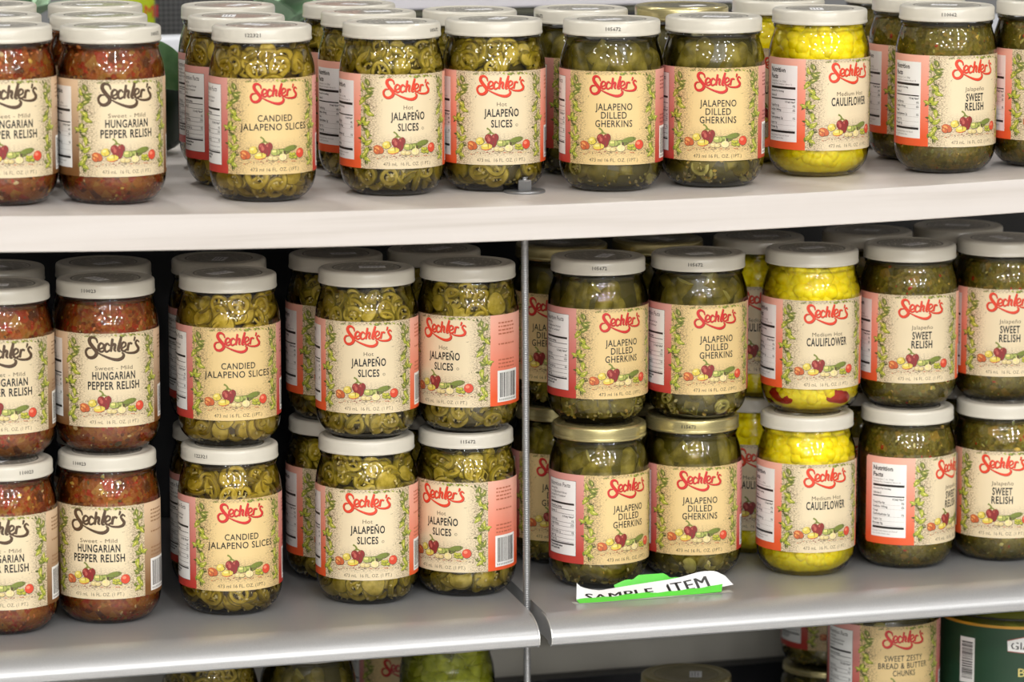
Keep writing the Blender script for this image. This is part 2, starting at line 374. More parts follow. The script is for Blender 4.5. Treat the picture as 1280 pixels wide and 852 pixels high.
def art(F):
    rnd = random.Random(5)
    V = [(118, 140, -1.2), (92, 172, 2.7), (122, 205, -.4), (112, 250, .9), (86, 275, -1.9), (112, 335, 2.2), (126, 378, -.9), (70, 440, 2.6), (108, 452, .3), (92, 425, 1.5), (116, 530, -1.0), (90, 572, 2.3), (118, 600, .4), (108, 660, -2.6), (92, 690, 1.0), (112, 722, -.2)]
    for side in (0, 1):
        for i, (x, y, a) in enumerate(V):
            x_, a_ = (x, a) if side == 0 else (798 - x, math.pi - a)
            u, v = C(x_, y - 20); F.layer(.07)
            for q in range(4):
                leaf(F, u + rnd.uniform(-3, 3), v + rnd.uniform(-2.5, 2.5), rnd.uniform(0, 6.28), rnd.uniform(2.8, 4.8), ART['leaf' if rnd.random() < .6 else 'deep'])
            pepper(F, u, v, a_ + rnd.uniform(-.4, .4), rnd.uniform(5.8, 8.2), ART['lime' if rnd.random() < .75 else 'leaf'], rnd)
        F.layer(.04, .0002)
        for i in range(190):                       # twigs and hatch strokes along the vine
            u, v = C((80 if side == 0 else 718) + (abs(rnd.gauss(0, 1)) * 46 - 2) * (1 if side == 0 else -1), rnd.uniform(84, 720))
            a = rnd.uniform(0, 6.28); l = rnd.uniform(1, 2.6)
            F.ribbon([(u, v), (u + l * .5 * math.cos(a + .4), v + l * .5 * math.sin(a + .4)), (u + l * math.cos(a), v + l * math.sin(a))], [.12, .30, .1], ART['brown'], 2)
    F.layer(.06)
    for i in range(14):                           # sprig along the top edge
        u, v = C(430 + i * 15, 92 + rnd.uniform(-5, 6)); leaf(F, u, min(v, 75.4), rnd.choice((.3, -.4, 2.8, 3.5)), rnd.uniform(1.8, 3.2), ART['leaf' if i % 3 else 'lime'])
    for i in range(6):
        u, v = C(190 + i * 14, 96); leaf(F, u, min(v, 75.4), rnd.choice((.3, 2.8)), rnd.uniform(1.5, 2.5), ART['leaf'])
    # vegetables
    F.layer(.05)
    P = lambda x, y: C(x, y - 6)
    def blob(x, y, rx, ry, m, hi, rot=0):
        u, v = P(x, y); F.ell(u + .15, v - .2, rx * S_ + .25, ry * S_ + .25, ART['brown'], rot); F.ell(u, v, rx * S_, ry * S_, m, rot); F.ell(u - rx * S_ * .25, v + ry * S_ * .3, rx * S_ * .45, ry * S_ * .35, hi, rot, 10)
    blob(185, 642, 42, 30, ART['orange'], ART['orangehi'], -.5); blob(170, 655, 26, 18, ART['orange'], ART['orangehi'], -.7)
    blob(240, 612, 34, 28, ART['yellow'], ART['yellowhi'], .3)
    blob(450, 632, 72, 24, ART['cuc'], ART['cuchi'], .10); blob(520, 606, 56, 20, ART['cuc'], ART['leaf'], .18); blob(400, 634, 36, 24, ART['cuchi'], ART['yellowhi'])
    blob(302, 594, 28, 34, ART['red'], ART['redhi'], .1); blob(350, 592, 28, 34, ART['red'], ART['redhi'], -.1); blob(313, 618, 26, 46, ART['red'], ART['redhi'], .12); blob(340, 618, 26, 46, ART['red'], ART['red'], -.12)
    u, v = P(322, 560); F.ribbon([(u, v), (u - 1.2, v + 3), (u - 3.6, v + 4.6)], [2.2, 1.3, 1.5], ART['leaf'], 3); F.ribbon([(u - 3, v - .3), (u, v + .8), (u + 3, v - .6)], [.6, 1.4, .5], ART['leaf'], 3)
    blob(288, 658, 44, 24, ART['yellow'], ART['yellowhi'], .1)
    u, v = P(285, 672); F.ribbon([(u - 4.4, v - .4), (u, v - 1.2), (u + 4.6, v + .4)], [.3, .9, .3], ART['orange'], 3)
    blob(368, 678, 26, 18, ART['cream'], ART['garlic']); blob(398, 682, 22, 15, ART['cream'], ART['garlic'])
    blob(458, 672, 32, 26, ART['garlic'], ART['yellowhi']); u, v = P(458, 640); F.ribbon([(u, v + 1.5), (u + .2, v - 1), (u, v - 3)], [.4, 1.0, 2.2], ART['garlic'], 3)
    for q in range(7): blob(520 + (q % 4) * 14, 668 - (q // 4) * 18 + (q % 2) * 5, 14, 12, ART['lime'], ART['yellow'])
    blob(600, 640, 36, 36, ART['tomato'], ART['tomhi'])
    for q in range(70):
        u, v = P(130 + rnd.random() * 530, 590 + rnd.random() * 120); l = rnd.uniform(1, 3); F.layer(.03 + q * .0001)
        F.ribbon([(u, v), (u + l * .5, v + rnd.uniform(-.3, .3)), (u + l, v + rnd.uniform(-.3, .3))], [.1, .22, .08], ART['brown'], 2)
    F.layer(.2)
    for q in range(22):
        u, v = P(150 + q * 22, 704 + rnd.uniform(-7, 9)); a = rnd.uniform(-.5, .5); l = rnd.uniform(1, 2.6)
        F.ribbon([(u, v), (u + l * .5, v + .5 * math.sin(a)), (u + l, v + l * math.sin(a))], [.2, .6, .2], ART[rnd.choice(('red', 'brown', 'orange', 'cream'))], 2)

def nutrition(F, ub, style):
    """white nutrition box ending 8 mm before the front panel edge ub"""
    x1 = ub - 7.5; x0 = x1 - 33; y0, y1 = 6.5, 71.5
    if style: F.rect(x0 - .25, x1 + .25, y0 - .25, y1 + .25, INK)
    F.rect(x0, x1, y0, y1, PAPERW); a, b = x0 + 1.6, x1 - 1.6
    bar = lambda y, h: F.rect(a, b, y, y + h, INK)
    if style == 0:
        F.line_text('Nutrition', a, 65.4, 4.1, INK, .022, wide=.92); F.line_text('Facts', a, 59.8, 4.1, INK, .022, wide=.92)
        F.line_text('Serving Size 1 oz. (28g)', a, 57.0, 1.5, INK2, wide=1.05); F.line_text('Servings Per Container about 16', a, 54.6, 1.5, INK2, wide=.98)
        bar(51.2, 2.0); F.line_text('Amount Per Serving', a, 48.6, 1.5, INK, .02, wide=1.05); F.line_text('Calories 5', a, 44.6, 1.9, INK, .015)
        bar(42.2, 1.0); F.line_text('% Daily Value*', 0, 39.6, 1.6, INK, .02, right=b)
        for y, n, p in ((36, 'Total Fat 0g', '0%'), (32.4, 'Sodium 140mg', '6%'), (28.6, 'Total', ''), (25.6, 'Carbohydrate 1g', '1%'), (21.4, '   Sugars 0g', ''), (17.6, 'Protein 0g', '')):
            F.line_text(n, a, y, 2.0, INK if 'Sug' not in n else INK2, .012, wide=.9)
            if p: F.line_text(p, 0, y, 2.0, INK, .012, right=b)
            if y != 28.6: F.rect(a, b, y - 1.0, y - .85, INK2)
        bar(13.8, 1.9); F.line_text('Percent Daily Values are based', a, 11.0, 1.4, INK2, wide=1.0); F.line_text('on a 2,000 calorie diet.', a, 8.7, 1.4, INK2, wide=1.0)
    else:
        F.line_text('Nutrition Facts', a, 65.6, 3.9, INK, .0, wide=.80); y = 62.6
        for s in ('Serving Size', '1 oz. (28g) about 4 slices', 'Servings Per Container', 'about 16'): F.line_text(s, a, y, 2.0, INK, 0, wide=.82); y -= 3.0
        bar(50.3, 1.7); F.line_text('Amount Per Serving', a, 47.2, 1.7, INK, .03, wide=.85); bar(45.9, .5); F.line_text('Calories  5', a, 42.8, 2.0, INK, .01); F.rect(a, b, 42, 42.3, INK)
        F.line_text('% Daily Value*', 0, 39.2, 1.9, INK, .015, right=b)
        for y, n, p in ((35.6, 'Total Fat 0g', '0%'), (32.0, 'Sodium 360mg', '15%'), (28.4, 'Total', ''), (25.2, 'Carb. less than 1g', '0%'), (21.6, 'Sugars  0g', ''), (18.4, 'Protein  0g', '')):
            F.line_text(n, a, y, 1.9, INK, .01); F.rect(a, b, y - 1.0, y - .75, INK)
            if p: F.line_text(p, 0, y, 1.9, INK, .01, right=b)
        bar(15.6, 1.2); F.line_text('*Percent Daily Values', a, 13.2, 1.6, INK, .04, wide=.9); F.line_text('2,000 calorie diet', a, 10.8, 1.6, INK, .04, wide=.9)

def side_right(F, ub, ink):
    rnd = random.Random(3); y = 70.0
    for blk, n in ((70, 4), (52, 1), (38.5, 3)):
        for q in range(n):
            x = ub + 8; 
            while x < ub + 27: l = rnd.uniform(1.6, 4.4); F.rect(x, min(x + l, ub + 28), blk - q * 3.1, blk - q * 3.1 + 1.25, ink); x += l + .9
    F.rect(ub + 7, ub + 33, 3.0, 30.0, PAPERW); x = ub + 9.5
    while x < ub + 30: wd = rnd.choice((.35, .35, .7, 1.0)); F.rect(x, x + wd, 7, 28.0, INK2 if ink is None else INK); x += wd + rnd.choice((.35, .5, .8))
    x = ub + 9
    while x < ub + 30: F.rect(x, x + 1.0, 4.2, 5.8, INK2); x += 1.9

def paper(name, cream, top, bottom):
    k = NT(name); uv = k.coord('UV'); sx = k.n('ShaderNodeSeparateXYZ'); k.put(sx.inputs[0], uv)
    u = k.math('MULTIPLY', k.math('SUBTRACT', sx.outputs[0], .5), 300.0); v = k.math('MULTIPLY', sx.outputs[1], 100.0)
    au = k.math('ABSOLUTE', u)
    nz = k.noise(k.vec(uv, (300 * .55, 100 * 2.1, 1)), 1.0, 3.0); nz2 = k.noise(k.vec(uv, (300 * 1.2, 100 * 1.2, 1)), 1.0, 2.0)
    stroke = k.math('MULTIPLY', k.step(nz, .46, .54), k.step(nz2, .34, .52))
    near = k.step(k.math('ADD', au, k.math('MULTIPLY', nz2, 11.0)), 27.0, 38.0)
    low = k.math('MULTIPLY', k.step(k.math('ADD', v, k.math('MULTIPLY', nz2, 9.0)), 10.0, 14.0), k.math('SUBTRACT', 1.0, k.step(k.math('ADD', v, k.math('MULTIPLY', nz2, 12.0)), 26.0, 36.0)))
    topm = k.step(v, 73.5, 76.0)
    msk = k.math('MULTIPLY', stroke, k.math('MAXIMUM', k.math('MAXIMUM', near, k.math('MULTIPLY', low, .7)), topm))
    front = k.mix(k.math('MULTIPLY', msk, .92), lin(cream), lin((112, 88, 66)))
    grad = k.mix(k.step(v, 74.0, 8.0), lin(top), lin(bottom))
    col = k.mix(k.step(au, 40.95, 41.0), front, grad)
    k.put(k.b.inputs['Base Color'], col); k.b.inputs['Roughness'].default_value = .42; k.b.inputs['Coat Weight'].default_value = .15; k.b.inputs['Coat Roughness'].default_value = .25
    return k.m

UB = 41.0
def build_label(name, cream, top, bottom, logo, logosh, lines, style, logoscale=1.0, sideink=(150, 80, 60), vol='473 mL  16 FL. OZ. (1 PT.)', logoshift=0, mark=None, radius=RL_):
    F = Flat(); art(F)
    lm, ls = simple(name + '_logo_ink', logo, .4), simple(name + '_logo_shadow', logosh, .45)
    F.layer(.06)
    for pss, m, dx, dy, ex in ((0, ls, .28, -.34, .12), (1, lm, 0, 0, 0)):
        for pts, wd in LOGO:
            F.ribbon([((x - 404) * S_ * logoscale * .985, (795 - (188 + (y - 188) * logoscale) + logoshift) * S_) for x, y in pts], [q * S_ * logoscale * .98 for q in wd], m, 5, dx, dy, ex)
    F.line_text('®', (590 - 404) * S_ * logoscale, (795 - 232) * S_, 1.0, ls)
    for s, wpx, y0, cap, kind in lines:
        hw = cu_(404 + wpx / 2); yb = (795 - y0 - cap) * S_
        F.text(s, -hw, hw, yb, cap * S_, {'b': INK, 'g': GREYINK, 's': INK}[kind], {'b': .024, 'g': .0, 's': .012}[kind], 3, {'b': 1.12, 'g': 1.05, 's': 1.10}[kind])
        if mark and s == mark:
            u = hw + 4.0; F.ell(u, yb + 1.6, 1.15, 1.15, GREYINK, 0, 16); F.ell(u, yb + 1.6, .85, .85, simple(name + '_mark', cream, .45), 0, 16); F.line_text('U', u - .45, yb + 1.1, 1.0, GREYINK)
    F.text(vol, -cu_(404 + 186), cu_(404 + 186), (795 - 772) * S_ + .2, 28 * S_, GREYINK if style == 0 else INK, -.004, 2, 1.0)
    F.layer(.05); nutrition(F, -UB, style); F.layer(.05); side_right(F, UB, simple(name + '_side_ink', sideink, .5))
    # wrap the artwork
    bm = bmesh.new(); vs = [bm.verts.new(p) for p in F.mb.v]
    for f, mi in zip(F.mb.f, F.mb.m):
        try: fc = bm.faces.new([vs[q] for q in f]); fc.material_index = mi
        except ValueError: pass
    x = -90.0
    while x < 90:
        bmesh.ops.bisect_plane(bm, geom=bm.verts[:] + bm.edges[:] + bm.faces[:], plane_co=(x, 0, 0), plane_no=(1, 0, 0), dist=1e-6); x += 4.0
    bmesh.ops.triangulate(bm, faces=[f for f in bm.faces if len(f.verts) > 4])
    out = MB(); out.mats = [paper(name + '_paper', cream, top, bottom)] + F.mb.mats
    n = 90; TH = 89.0
    def wrap(u, v, h): a = u / radius; return ((radius + h) * math.sin(a), -(radius + h) * math.cos(a), 23.5 + v)
    cols = []
    for i in range(n + 1):
        u = -TH + 2 * TH * i / n; e = min(TH - abs(u), 2.0); c_ = 2.0 - math.sqrt(max(0, 4 - (2 - e) ** 2)); cols.append((u, c_, 77.5 - c_))
    for u, a, b in cols: out.v += [wrap(u, a, 0), wrap(u, b, 0)]
    uvs = {}
    for i in range(n): out.f.append((2 * i, 2 * i + 2, 2 * i + 3, 2 * i + 1)); out.m.append(0); out.sm.append(True)
    nb = len(out.v); bm.verts.ensure_lookup_table(); bm.verts.index_update()
    flat = [(u, v) for u, a, b in cols for v in (a, b)] + [(q.co.x, q.co.y) for q in bm.verts]
    out.v += [wrap(q.co.x, q.co.y, q.co.z) for q in bm.verts]
    for f in bm.faces:
        out.f.append(tuple(nb + q.index for q in f.verts)); out.m.append(f.material_index + 1); out.sm.append(False)
    bm.free()
    me = out.mesh('label'); uvl = me.uv_layers.new(name='UVMap')
    for lp in me.loops:
        u, v = flat[lp.vertex_index]; uvl.data[lp.index].uv = (u / 300 + .5, v / 100)
    return me

CREAM, TAN = (228, 211, 176), (228, 200, 142)
ORT, ORB = (240, 178, 158), (232, 92, 46)
PKT, PKB = (222, 158, 148), (190, 62, 52)
RED, REDS = (222, 66, 40), (150, 40, 30)
BREAD = [('SWEET ZESTY', 330, 322, 50, 's'), ('BREAD & BUTTER', 420, 384, 50, 's'), ('CHUNKS', 196, 446, 50, 's')]
LABELS = {
 'hungarian': build_label('hungarian', CREAM, (222, 192, 158), (122, 82, 44), (84, 62, 42), (52, 38, 26), [('Sweet - Mild', 285, 326, 32, 'g'), ('HUNGARIAN', 326, 370, 60, 'b'), ('PEPPER RELISH', 390, 444, 62, 'b')], 0, 1.13, (150, 112, 76)),
 'candied': build_label('candied', TAN, PKT, PKB, (206, 46, 44), (140, 34, 34), [('CANDIED', 264, 348, 50, 's'), ('JALAPENO SLICES', 500, 412, 52, 's')], 1, .97, (150, 70, 70), '473 ml 16 FL. OZ. (1PT.)'),
 'slices': build_label('slices', CREAM, ORT, ORB, RED, REDS, [('Hot', 77, 312, 33, 'g'), ('JALAPEÑO', 268, 364, 60, 'b'), ('SLICES', 164, 448, 58, 'b')], 0, 1.0, (190, 104, 76), mark='SLICES'),
 'gherkin': build_label('gherkin', TAN, PKT, PKB, (206, 46, 44), (140, 34, 34), [('JALAPENO', 282, 322, 54, 's'), ('DILLED', 196, 386, 54, 's'), ('GHERKINS', 282, 450, 54, 's')], 1, .97, (150, 70, 70), '473 ml 16 FL. OZ. (1PT.)'),
 'cauliflower': build_label('cauliflower', CREAM, ORT, ORB, RED, REDS, [('Medium Hot', 254, 334, 34, 'g'), ('CAULIFLOWER', 336, 378, 66, 'b')], 0, 1.0, (190, 104, 76)),
 'relish': build_label('relish', CREAM, ORT, ORB, RED, REDS, [('Jalapeño', 178, 322, 34, 'g'), ('SWEET', 162, 374, 62, 'b'), ('RELISH', 174, 446, 62, 'b')], 0, 1.0, (190, 104, 76)),
 'bread': build_label('bread', TAN, PKT, PKB, (206, 46, 44), (140, 34, 34), BREAD, 1, .97, (150, 70, 70), '473 ml 16 FL. OZ. (1PT.)'),
}

# ------------------------------------------------------------------ jar contents
def inside(vs, gap=.9):
    """push a piece towards the axis until it is inside the glass"""
    for it in range(6):
        worst = 0; wx = wy = 0
        for x, y, z in vs:
            r = math.hypot(x, y); e = r - (gr(z) - gap)
            if e > worst: worst = e; wx, wy = x / r, y / r
        if worst < .05: break
        vs = [(x - wx * (worst + .05), y - wy * (worst + .05), z) for x, y, z in vs]
    zmin = min(v[2] for v in vs)
    if zmin < 3.2: vs = [(x, y, z + 3.2 - zmin) for x, y, z in vs]
    return vs
def food(name, stops, scale, rough=.45, bump=.3, spec=.2):
    k = NT(name); co = k.coord(); nz = k.noise(co, scale, 4.0)
    k.put(k.b.inputs['Base Color'], k.ramp(nz, [(p, lin(c)) for p, c in stops])); k.b.inputs['Roughness'].default_value = rough
    k.b.inputs['Specular IOR Level'].default_value = spec
    k.bump(nz, bump, .0008); return k.m
M_SKIN = food('jalapeno_skin', [(.35, (116, 102, 12)), (.65, (156, 138, 28))], 160)
M_FLESH = food('jalapeno_flesh', [(.35, (168, 146, 30)), (.65, (208, 184, 76))], 180)
M_SKIND = food('candied_skin', [(.35, (118, 98, 8)), (.65, (160, 134, 24))], 160)
M_FLESHD = food('candied_flesh', [(.35, (174, 146, 22)), (.65, (212, 184, 68))], 180)
M_SEED = simple('pepper_seed', (238, 220, 150), .4)
M_GSKIN = food('gherkin_skin', [(.3, (88, 80, 18)), (.5, (128, 114, 32)), (.75, (176, 160, 70))], 90)
M_GFLESH = food('gherkin_flesh', [(.35, (184, 174, 80)), (.65, (220, 208, 120))], 160)
M_CAUL = food('yellow_cauliflower', [(.3, (250, 224, 2)), (.55, (255, 238, 16)), (.8, (255, 244, 80))], 260, .45, .6)
M_CAULSTEM = simple('cauliflower_stem', (236, 214, 70), .45)
M_REDP = food('red_pepper', [(.3, (158, 22, 12)), (.7, (196, 44, 24))], 60)
M_YEL = simple('yellow_bit', (232, 196, 84), .4); M_REDBIT = simple('red_bit', (184, 58, 18), .5, 0, .2); M_ORBIT = simple('orange_bit', (214, 128, 58), .35); M_GRNBIT = simple('green_bit', (134, 136, 48), .35); M_PALE = simple('pale_bit', (222, 196, 136), .4); M_DKBIT = simple('dark_bit', (92, 80, 34), .35)
M_LGSKIN = food('light_green_skin', [(.35, (160, 168, 34)), (.65, (196, 200, 64))], 120); M_LGFLESH = food('light_green_flesh', [(.35, (200, 204, 70)), (.65, (228, 228, 120))], 160)
def relish_mat(name, cols, s1=130, s2=330):
    k = NT(name); co = k.coord()
    v1 = k.n('ShaderNodeTexVoronoi'); v1.inputs['Scale'].default_value = s1; k.put(v1.inputs['Vector'], co)
    v2 = k.n('ShaderNodeTexVoronoi'); v2.inputs['Scale'].default_value = s2; k.put(v2.inputs['Vector'], co)
    bw1 = k.n('ShaderNodeSeparateColor'); k.put(bw1.inputs[0], v1.outputs['Color']); bw2 = k.n('ShaderNodeSeparateColor'); k.put(bw2.inputs[0], v2.outputs['Color'])
    st = [((i + .5) / len(cols), lin(c)) for i, c in enumerate(cols)]
    c1 = k.ramp(bw1.outputs[0], st); c2 = k.ramp(bw2.outputs[1], st)
    k.put(k.b.inputs['Base Color'], k.mix(k.step(k.noise(co, 90, 2), .42, .58), c1, c2)); k.b.inputs['Roughness'].default_value = .45; k.b.inputs['Specular IOR Level'].default_value = .2
    k.bump(k.math('ADD', v1.outputs['Distance'], v2.outputs['Distance']), .7, .0015); return k.m
M_HUNG = relish_mat('red_brown_relish', [(132, 56, 14), (148, 80, 20), (166, 104, 34), (140, 66, 16), (166, 50, 18), (172, 124, 48), (102, 52, 12)])
M_GREL = relish_mat('green_relish', [(98, 88, 16), (126, 112, 32), (110, 100, 20), (148, 132, 46), (86, 76, 12), (154, 124, 40)])
def brine_mat(name, rgb):
    return simple(name, rgb, .25, 0, .4)
BR_JAL, BR_CAN, BR_GHK, BR_CAU, BR_LG = brine_mat('olive_brine', (78, 66, 8)), brine_mat('amber_olive_brine', (82, 62, 6)), brine_mat('dark_green_brine', (86, 78, 18)), brine_mat('yellow_brine', (246, 216, 4)), brine_mat('light_green_brine', (150, 154, 24))

ICO = {}
def ico(sub):
    if sub not in ICO:
        bm = bmesh.new(); bmesh.ops.create_icosphere(bm, subdivisions=sub, radius=1)
        ICO[sub] = ([v.co.copy() for v in bm.verts], [tuple(q.index for q in f.verts) for f in bm.faces]); bm.free()
    return ICO[sub]
def rotm(rnd, radial=None, tilt=3.14):
    """rotation taking +Z to the outward direction at the angle radial, tilted at random"""
    e = Matrix.Rotation(rnd.uniform(0, 6.28), 3, 'Z')
    t_ = Matrix.Rotation(rnd.uniform(-tilt, tilt), 3, 'X') @ Matrix.Rotation(rnd.uniform(-tilt, tilt), 3, 'Y')
    if radial is None: return t_ @ e
    a = Matrix.Rotation(math.pi / 2, 3, 'Y'); return Matrix.Rotation(radial, 3, 'Z') @ a @ t_ @ e
def put_ring(mb, rnd, ang, z, a, skin, flesh, tilt=.45, inner=0.0):
    t_ = rnd.uniform(3.0, 5.0); hole = rnd.choice((.55, .62, .50, .0, .0, .58)); n = 20; w1, w2 = rnd.uniform(0, 6), rnd.uniform(.02, .07)
    prof = [(-t_ / 2, hole), (-t_ / 2, .90), (-t_ / 4, 1.0), (t_ / 4, 1.0), (t_ / 2, .90), (t_ / 2, hole)]
    el = rnd.uniform(.8, 1.0)
    R = rotm(rnd, ang, tilt); rr = gr(z) - 3.2 - inner; c = Vector((rr * math.cos(ang), rr * math.sin(ang), z))
    pts = []
    for pz, pr in prof:
        for i in range(n):
            q = 2 * math.pi * i / n; r = a * pr * (1 + w2 * math.sin(3 * q + w1))
            pts.append(R @ Vector((r * math.cos(q), r * math.sin(q) * el, pz)) + c)
    if hole == 0: pass
    seeds = []
    for i in range(7):
        q = rnd.uniform(0, 6.28); rr2 = a * rnd.uniform(.15, .55); seeds.append(R @ Vector((rr2 * math.cos(q), rr2 * math.sin(q) * el, t_ * .35 * rnd.choice((-1, 1)))) + c)
    spk = []
    for i in range(3):
        q = w1 + i * 2.09; d = Vector((math.cos(q), math.sin(q) * el, 0)); p_ = Vector((-d.y, d.x, 0)) * .9
        for zz in (-t_ * .3, t_ * .3):
            spk += [R @ (p_ + Vector((0, 0, zz))) + c, R @ (-p_ + Vector((0, 0, zz))) + c, R @ (d * a * .7 - p_ + Vector((0, 0, zz))) + c, R @ (d * a * .7 + p_ + Vector((0, 0, zz))) + c]
    allv = inside([tuple(p) for p in pts + seeds + spk]); np_ = len(pts); vs = allv[:np_]; sd = allv[np_:np_ + 7]; sk = allv[np_ + 7:]
    fs_f, fs_s = [], []
    for kx in range(6):
        if kx == 5 and hole == 0: continue
        k2 = (kx + 1) % 6
        for i in range(n):
            j = (i + 1) % n; f = (kx * n + i, kx * n + j, k2 * n + j, k2 * n + i)
            (fs_s if kx in (1, 2, 3) else fs_f).append(f)
    mb.add(vs, fs_f, flesh); o = len(mb.v) - len(vs)
    i_ = mb.mi(skin)
    for f in fs_s: mb.f.append(tuple(o + q for q in f)); mb.m.append(i_); mb.sm.append(True)
    if hole > 0:
        for q in range(3):
            b_ = sk[q * 8:q * 8 + 8]
            mb.add(b_, [(0, 1, 2, 3), (7, 6, 5, 4), (0, 3, 7, 4), (1, 5, 6, 2), (2, 6, 7, 3)], flesh, False)
        for p in sd: put_bit(mb, rnd, p, 1.5, M_SEED, False, (1, .8, .4))
def put_bit(mb, rnd, p, s, m, fit=True, sq=(1, .7, .45)):
    V_, F_ = ico(1); R = rotm(rnd); vs = []
    for v in V_[:]:
        q = R @ Vector((v.x * s * sq[0], v.y * s * sq[1], v.z * s * sq[2])); vs.append((p[0] + q.x, p[1] + q.y, p[2] + q.z))
    mb.add(inside(vs) if fit else vs, F_, m, True)
def core(mb, m, gap, z0=3.5, z1=124.0, amp=0.0, seed=0, n=72, rows=44):
    prof = []; vs = []
    for i in range(rows + 1):
        z = z0 + (z1 - z0) * i / rows
        for j in range(n):
            a = 2 * math.pi * j / n; r = max(5, gr(z) - gap)
            if amp: r -= amp * (.5 + .5 * noise.noise(Vector((math.cos(a) * 4.5 + seed, math.sin(a) * 4.5, z * .11))) + .35 * noise.noise(Vector((math.cos(a) * 12, math.sin(a) * 12 + seed, z * .3))))
            vs.append((r * math.cos(a), r * math.sin(a), z))
    fs = [(i * n + j, i * n + (j + 1) % n, (i + 1) * n + (j + 1) % n, (i + 1) * n + j) for i in range(rows) for j in range(n)]
    fs += [tuple(range(n))[::-1], tuple(range(rows * n, rows * n + n))]
    mb.add(vs, fs, m)

def slices_mesh(seed, skin, flesh, nm, big=1.0):
    rnd = random.Random(seed); mb = MB()
    for z, cnt, a0, a1, inner in ((12, 15, 9, 12, 0), (20, 15, 8, 11, 2.5), (16, 12, 8, 11, 8), (106, 16, 8, 11.5, 2), (113, 17, 7.5, 11.5, 0), (118, 17, 7, 10.5, 1.5), (114, 13, 8, 11, 8), (118, 12, 7, 9, 6),
                                  (35, 13, 9, 12, 0), (55, 13, 9, 12, 0), (75, 13, 9, 12, 0), (94, 13, 9, 12, 0)):
        for i in range(cnt):
            put_ring(mb, rnd, 2 * math.pi * (i + rnd.uniform(-.3, .3)) / cnt, z + rnd.uniform(-4, 4), rnd.uniform(a0, a1) * big, skin, flesh, rnd.choice((.2, .5, 1.1)), inner)
    for i in range(60):
        a = rnd.uniform(0, 6.28); z = rnd.choice((rnd.uniform(4, 9), rnd.uniform(4, 24), rnd.uniform(104, 125))); r = gr(z) - 1.6
        put_bit(mb, rnd, (r * math.cos(a), r * math.sin(a), z), rnd.uniform(1.2, 1.8), M_SEED, True, (1, .8, .4))
    return mb.mesh(nm)
def gherkin_piece(mb, rnd, ang, z, L, r, tilt, inner=0, cut=False, skin=None, flesh=None, lay=0.0):
    n, rows = 16, 12; R = Matrix.Rotation(ang, 3, 'Z') @ Matrix.Rotation(lay + rnd.uniform(-tilt, tilt), 3, 'X') @ Matrix.Rotation(rnd.uniform(-.15, .15), 3, 'Y')
    rr = gr(z) - r - 1.5 - inner; c = Vector((rr * math.cos(ang), rr * math.sin(ang), z)); s0 = rnd.uniform(0, 50); vs = []
    for i in range(rows + 1):
        t_ = i / rows * 2 - 1
        if cut: pr = 1.0
        else: pr = max(.02, (1 - abs(t_) ** 3.2)) ** .5
        for j in range(n):
            q = 2 * math.pi * j / n; b_ = 1 + .10 * noise.noise(Vector((math.cos(q) * 2.2 + s0, math.sin(q) * 2.2, t_ * 3))) + .07 * noise.noise(Vector((math.cos(q) * 6 + s0, math.sin(q) * 6, t_ * 9)))
            vs.append(tuple(R @ Vector((r * pr * b_ * math.cos(q), r * pr * b_ * math.sin(q), t_ * L / 2)) + c))
    vs = inside(vs)
    fs = [(i * n + j, i * n + (j + 1) % n, (i + 1) * n + (j + 1) % n, (i + 1) * n + j) for i in range(rows) for j in range(n)]
    mb.add(vs, fs, skin or M_GSKIN); o = len(mb.v) - len(vs); i_ = mb.mi((flesh or M_GFLESH) if cut else (skin or M_GSKIN))
    for f in (tuple(range(n))[::-1], tuple(range(rows * n, rows * n + n))): mb.f.append(tuple(o + q for q in f)); mb.m.append(i_); mb.sm.append(False)
def gherkin_mesh(seed):
    rnd = random.Random(seed); mb = MB()
    for i in range(12): gherkin_piece(mb, rnd, 2 * math.pi * (i + rnd.uniform(-.3, .3)) / 12, rnd.uniform(90, 100), rnd.uniform(44, 60), rnd.uniform(8, 12.5), .45, rnd.uniform(0, 4))
    for i in range(9): gherkin_piece(mb, rnd, 2 * math.pi * (i + rnd.uniform(-.3, .3)) / 9, rnd.uniform(108, 116), rnd.uniform(14, 30), rnd.uniform(6, 9), 1.3, rnd.uniform(1, 4), rnd.random() < .4)
    for i in range(10): gherkin_piece(mb, rnd, 2 * math.pi * (i + rnd.uniform(-.2, .2)) / 10, 62, 46, rnd.uniform(9, 12), .4)
    for i in range(9): gherkin_piece(mb, rnd, 2 * math.pi * (i + rnd.uniform(-.2, .2)) / 9, rnd.uniform(22, 34), rnd.uniform(34, 44), rnd.uniform(8, 11), .9, 2)
    for i in range(13): gherkin_piece(mb, rnd, 2 * math.pi * (i + rnd.uniform(-.3, .3)) / 13, rnd.uniform(9, 20), rnd.uniform(7, 22), rnd.uniform(5, 8), 1.4, 0, True)
    for i in range(8): put_ring(mb, rnd, rnd.uniform(0, 6.28), rnd.uniform(8, 20), rnd.uniform(6, 9), M_GSKIN, M_GFLESH, .5)
    for i in range(70):
        a = rnd.uniform(0, 6.28); z = rnd.uniform(4, 12) if i < 55 else rnd.uniform(12, 24); r = gr(z) - 1.6
        put_bit(mb, rnd, (r * math.cos(a), r * math.sin(a), z), rnd.uniform(1.2, 2.4), rnd.choice((M_YEL, M_SEED, M_GFLESH)))
    return mb.mesh('gherkins')
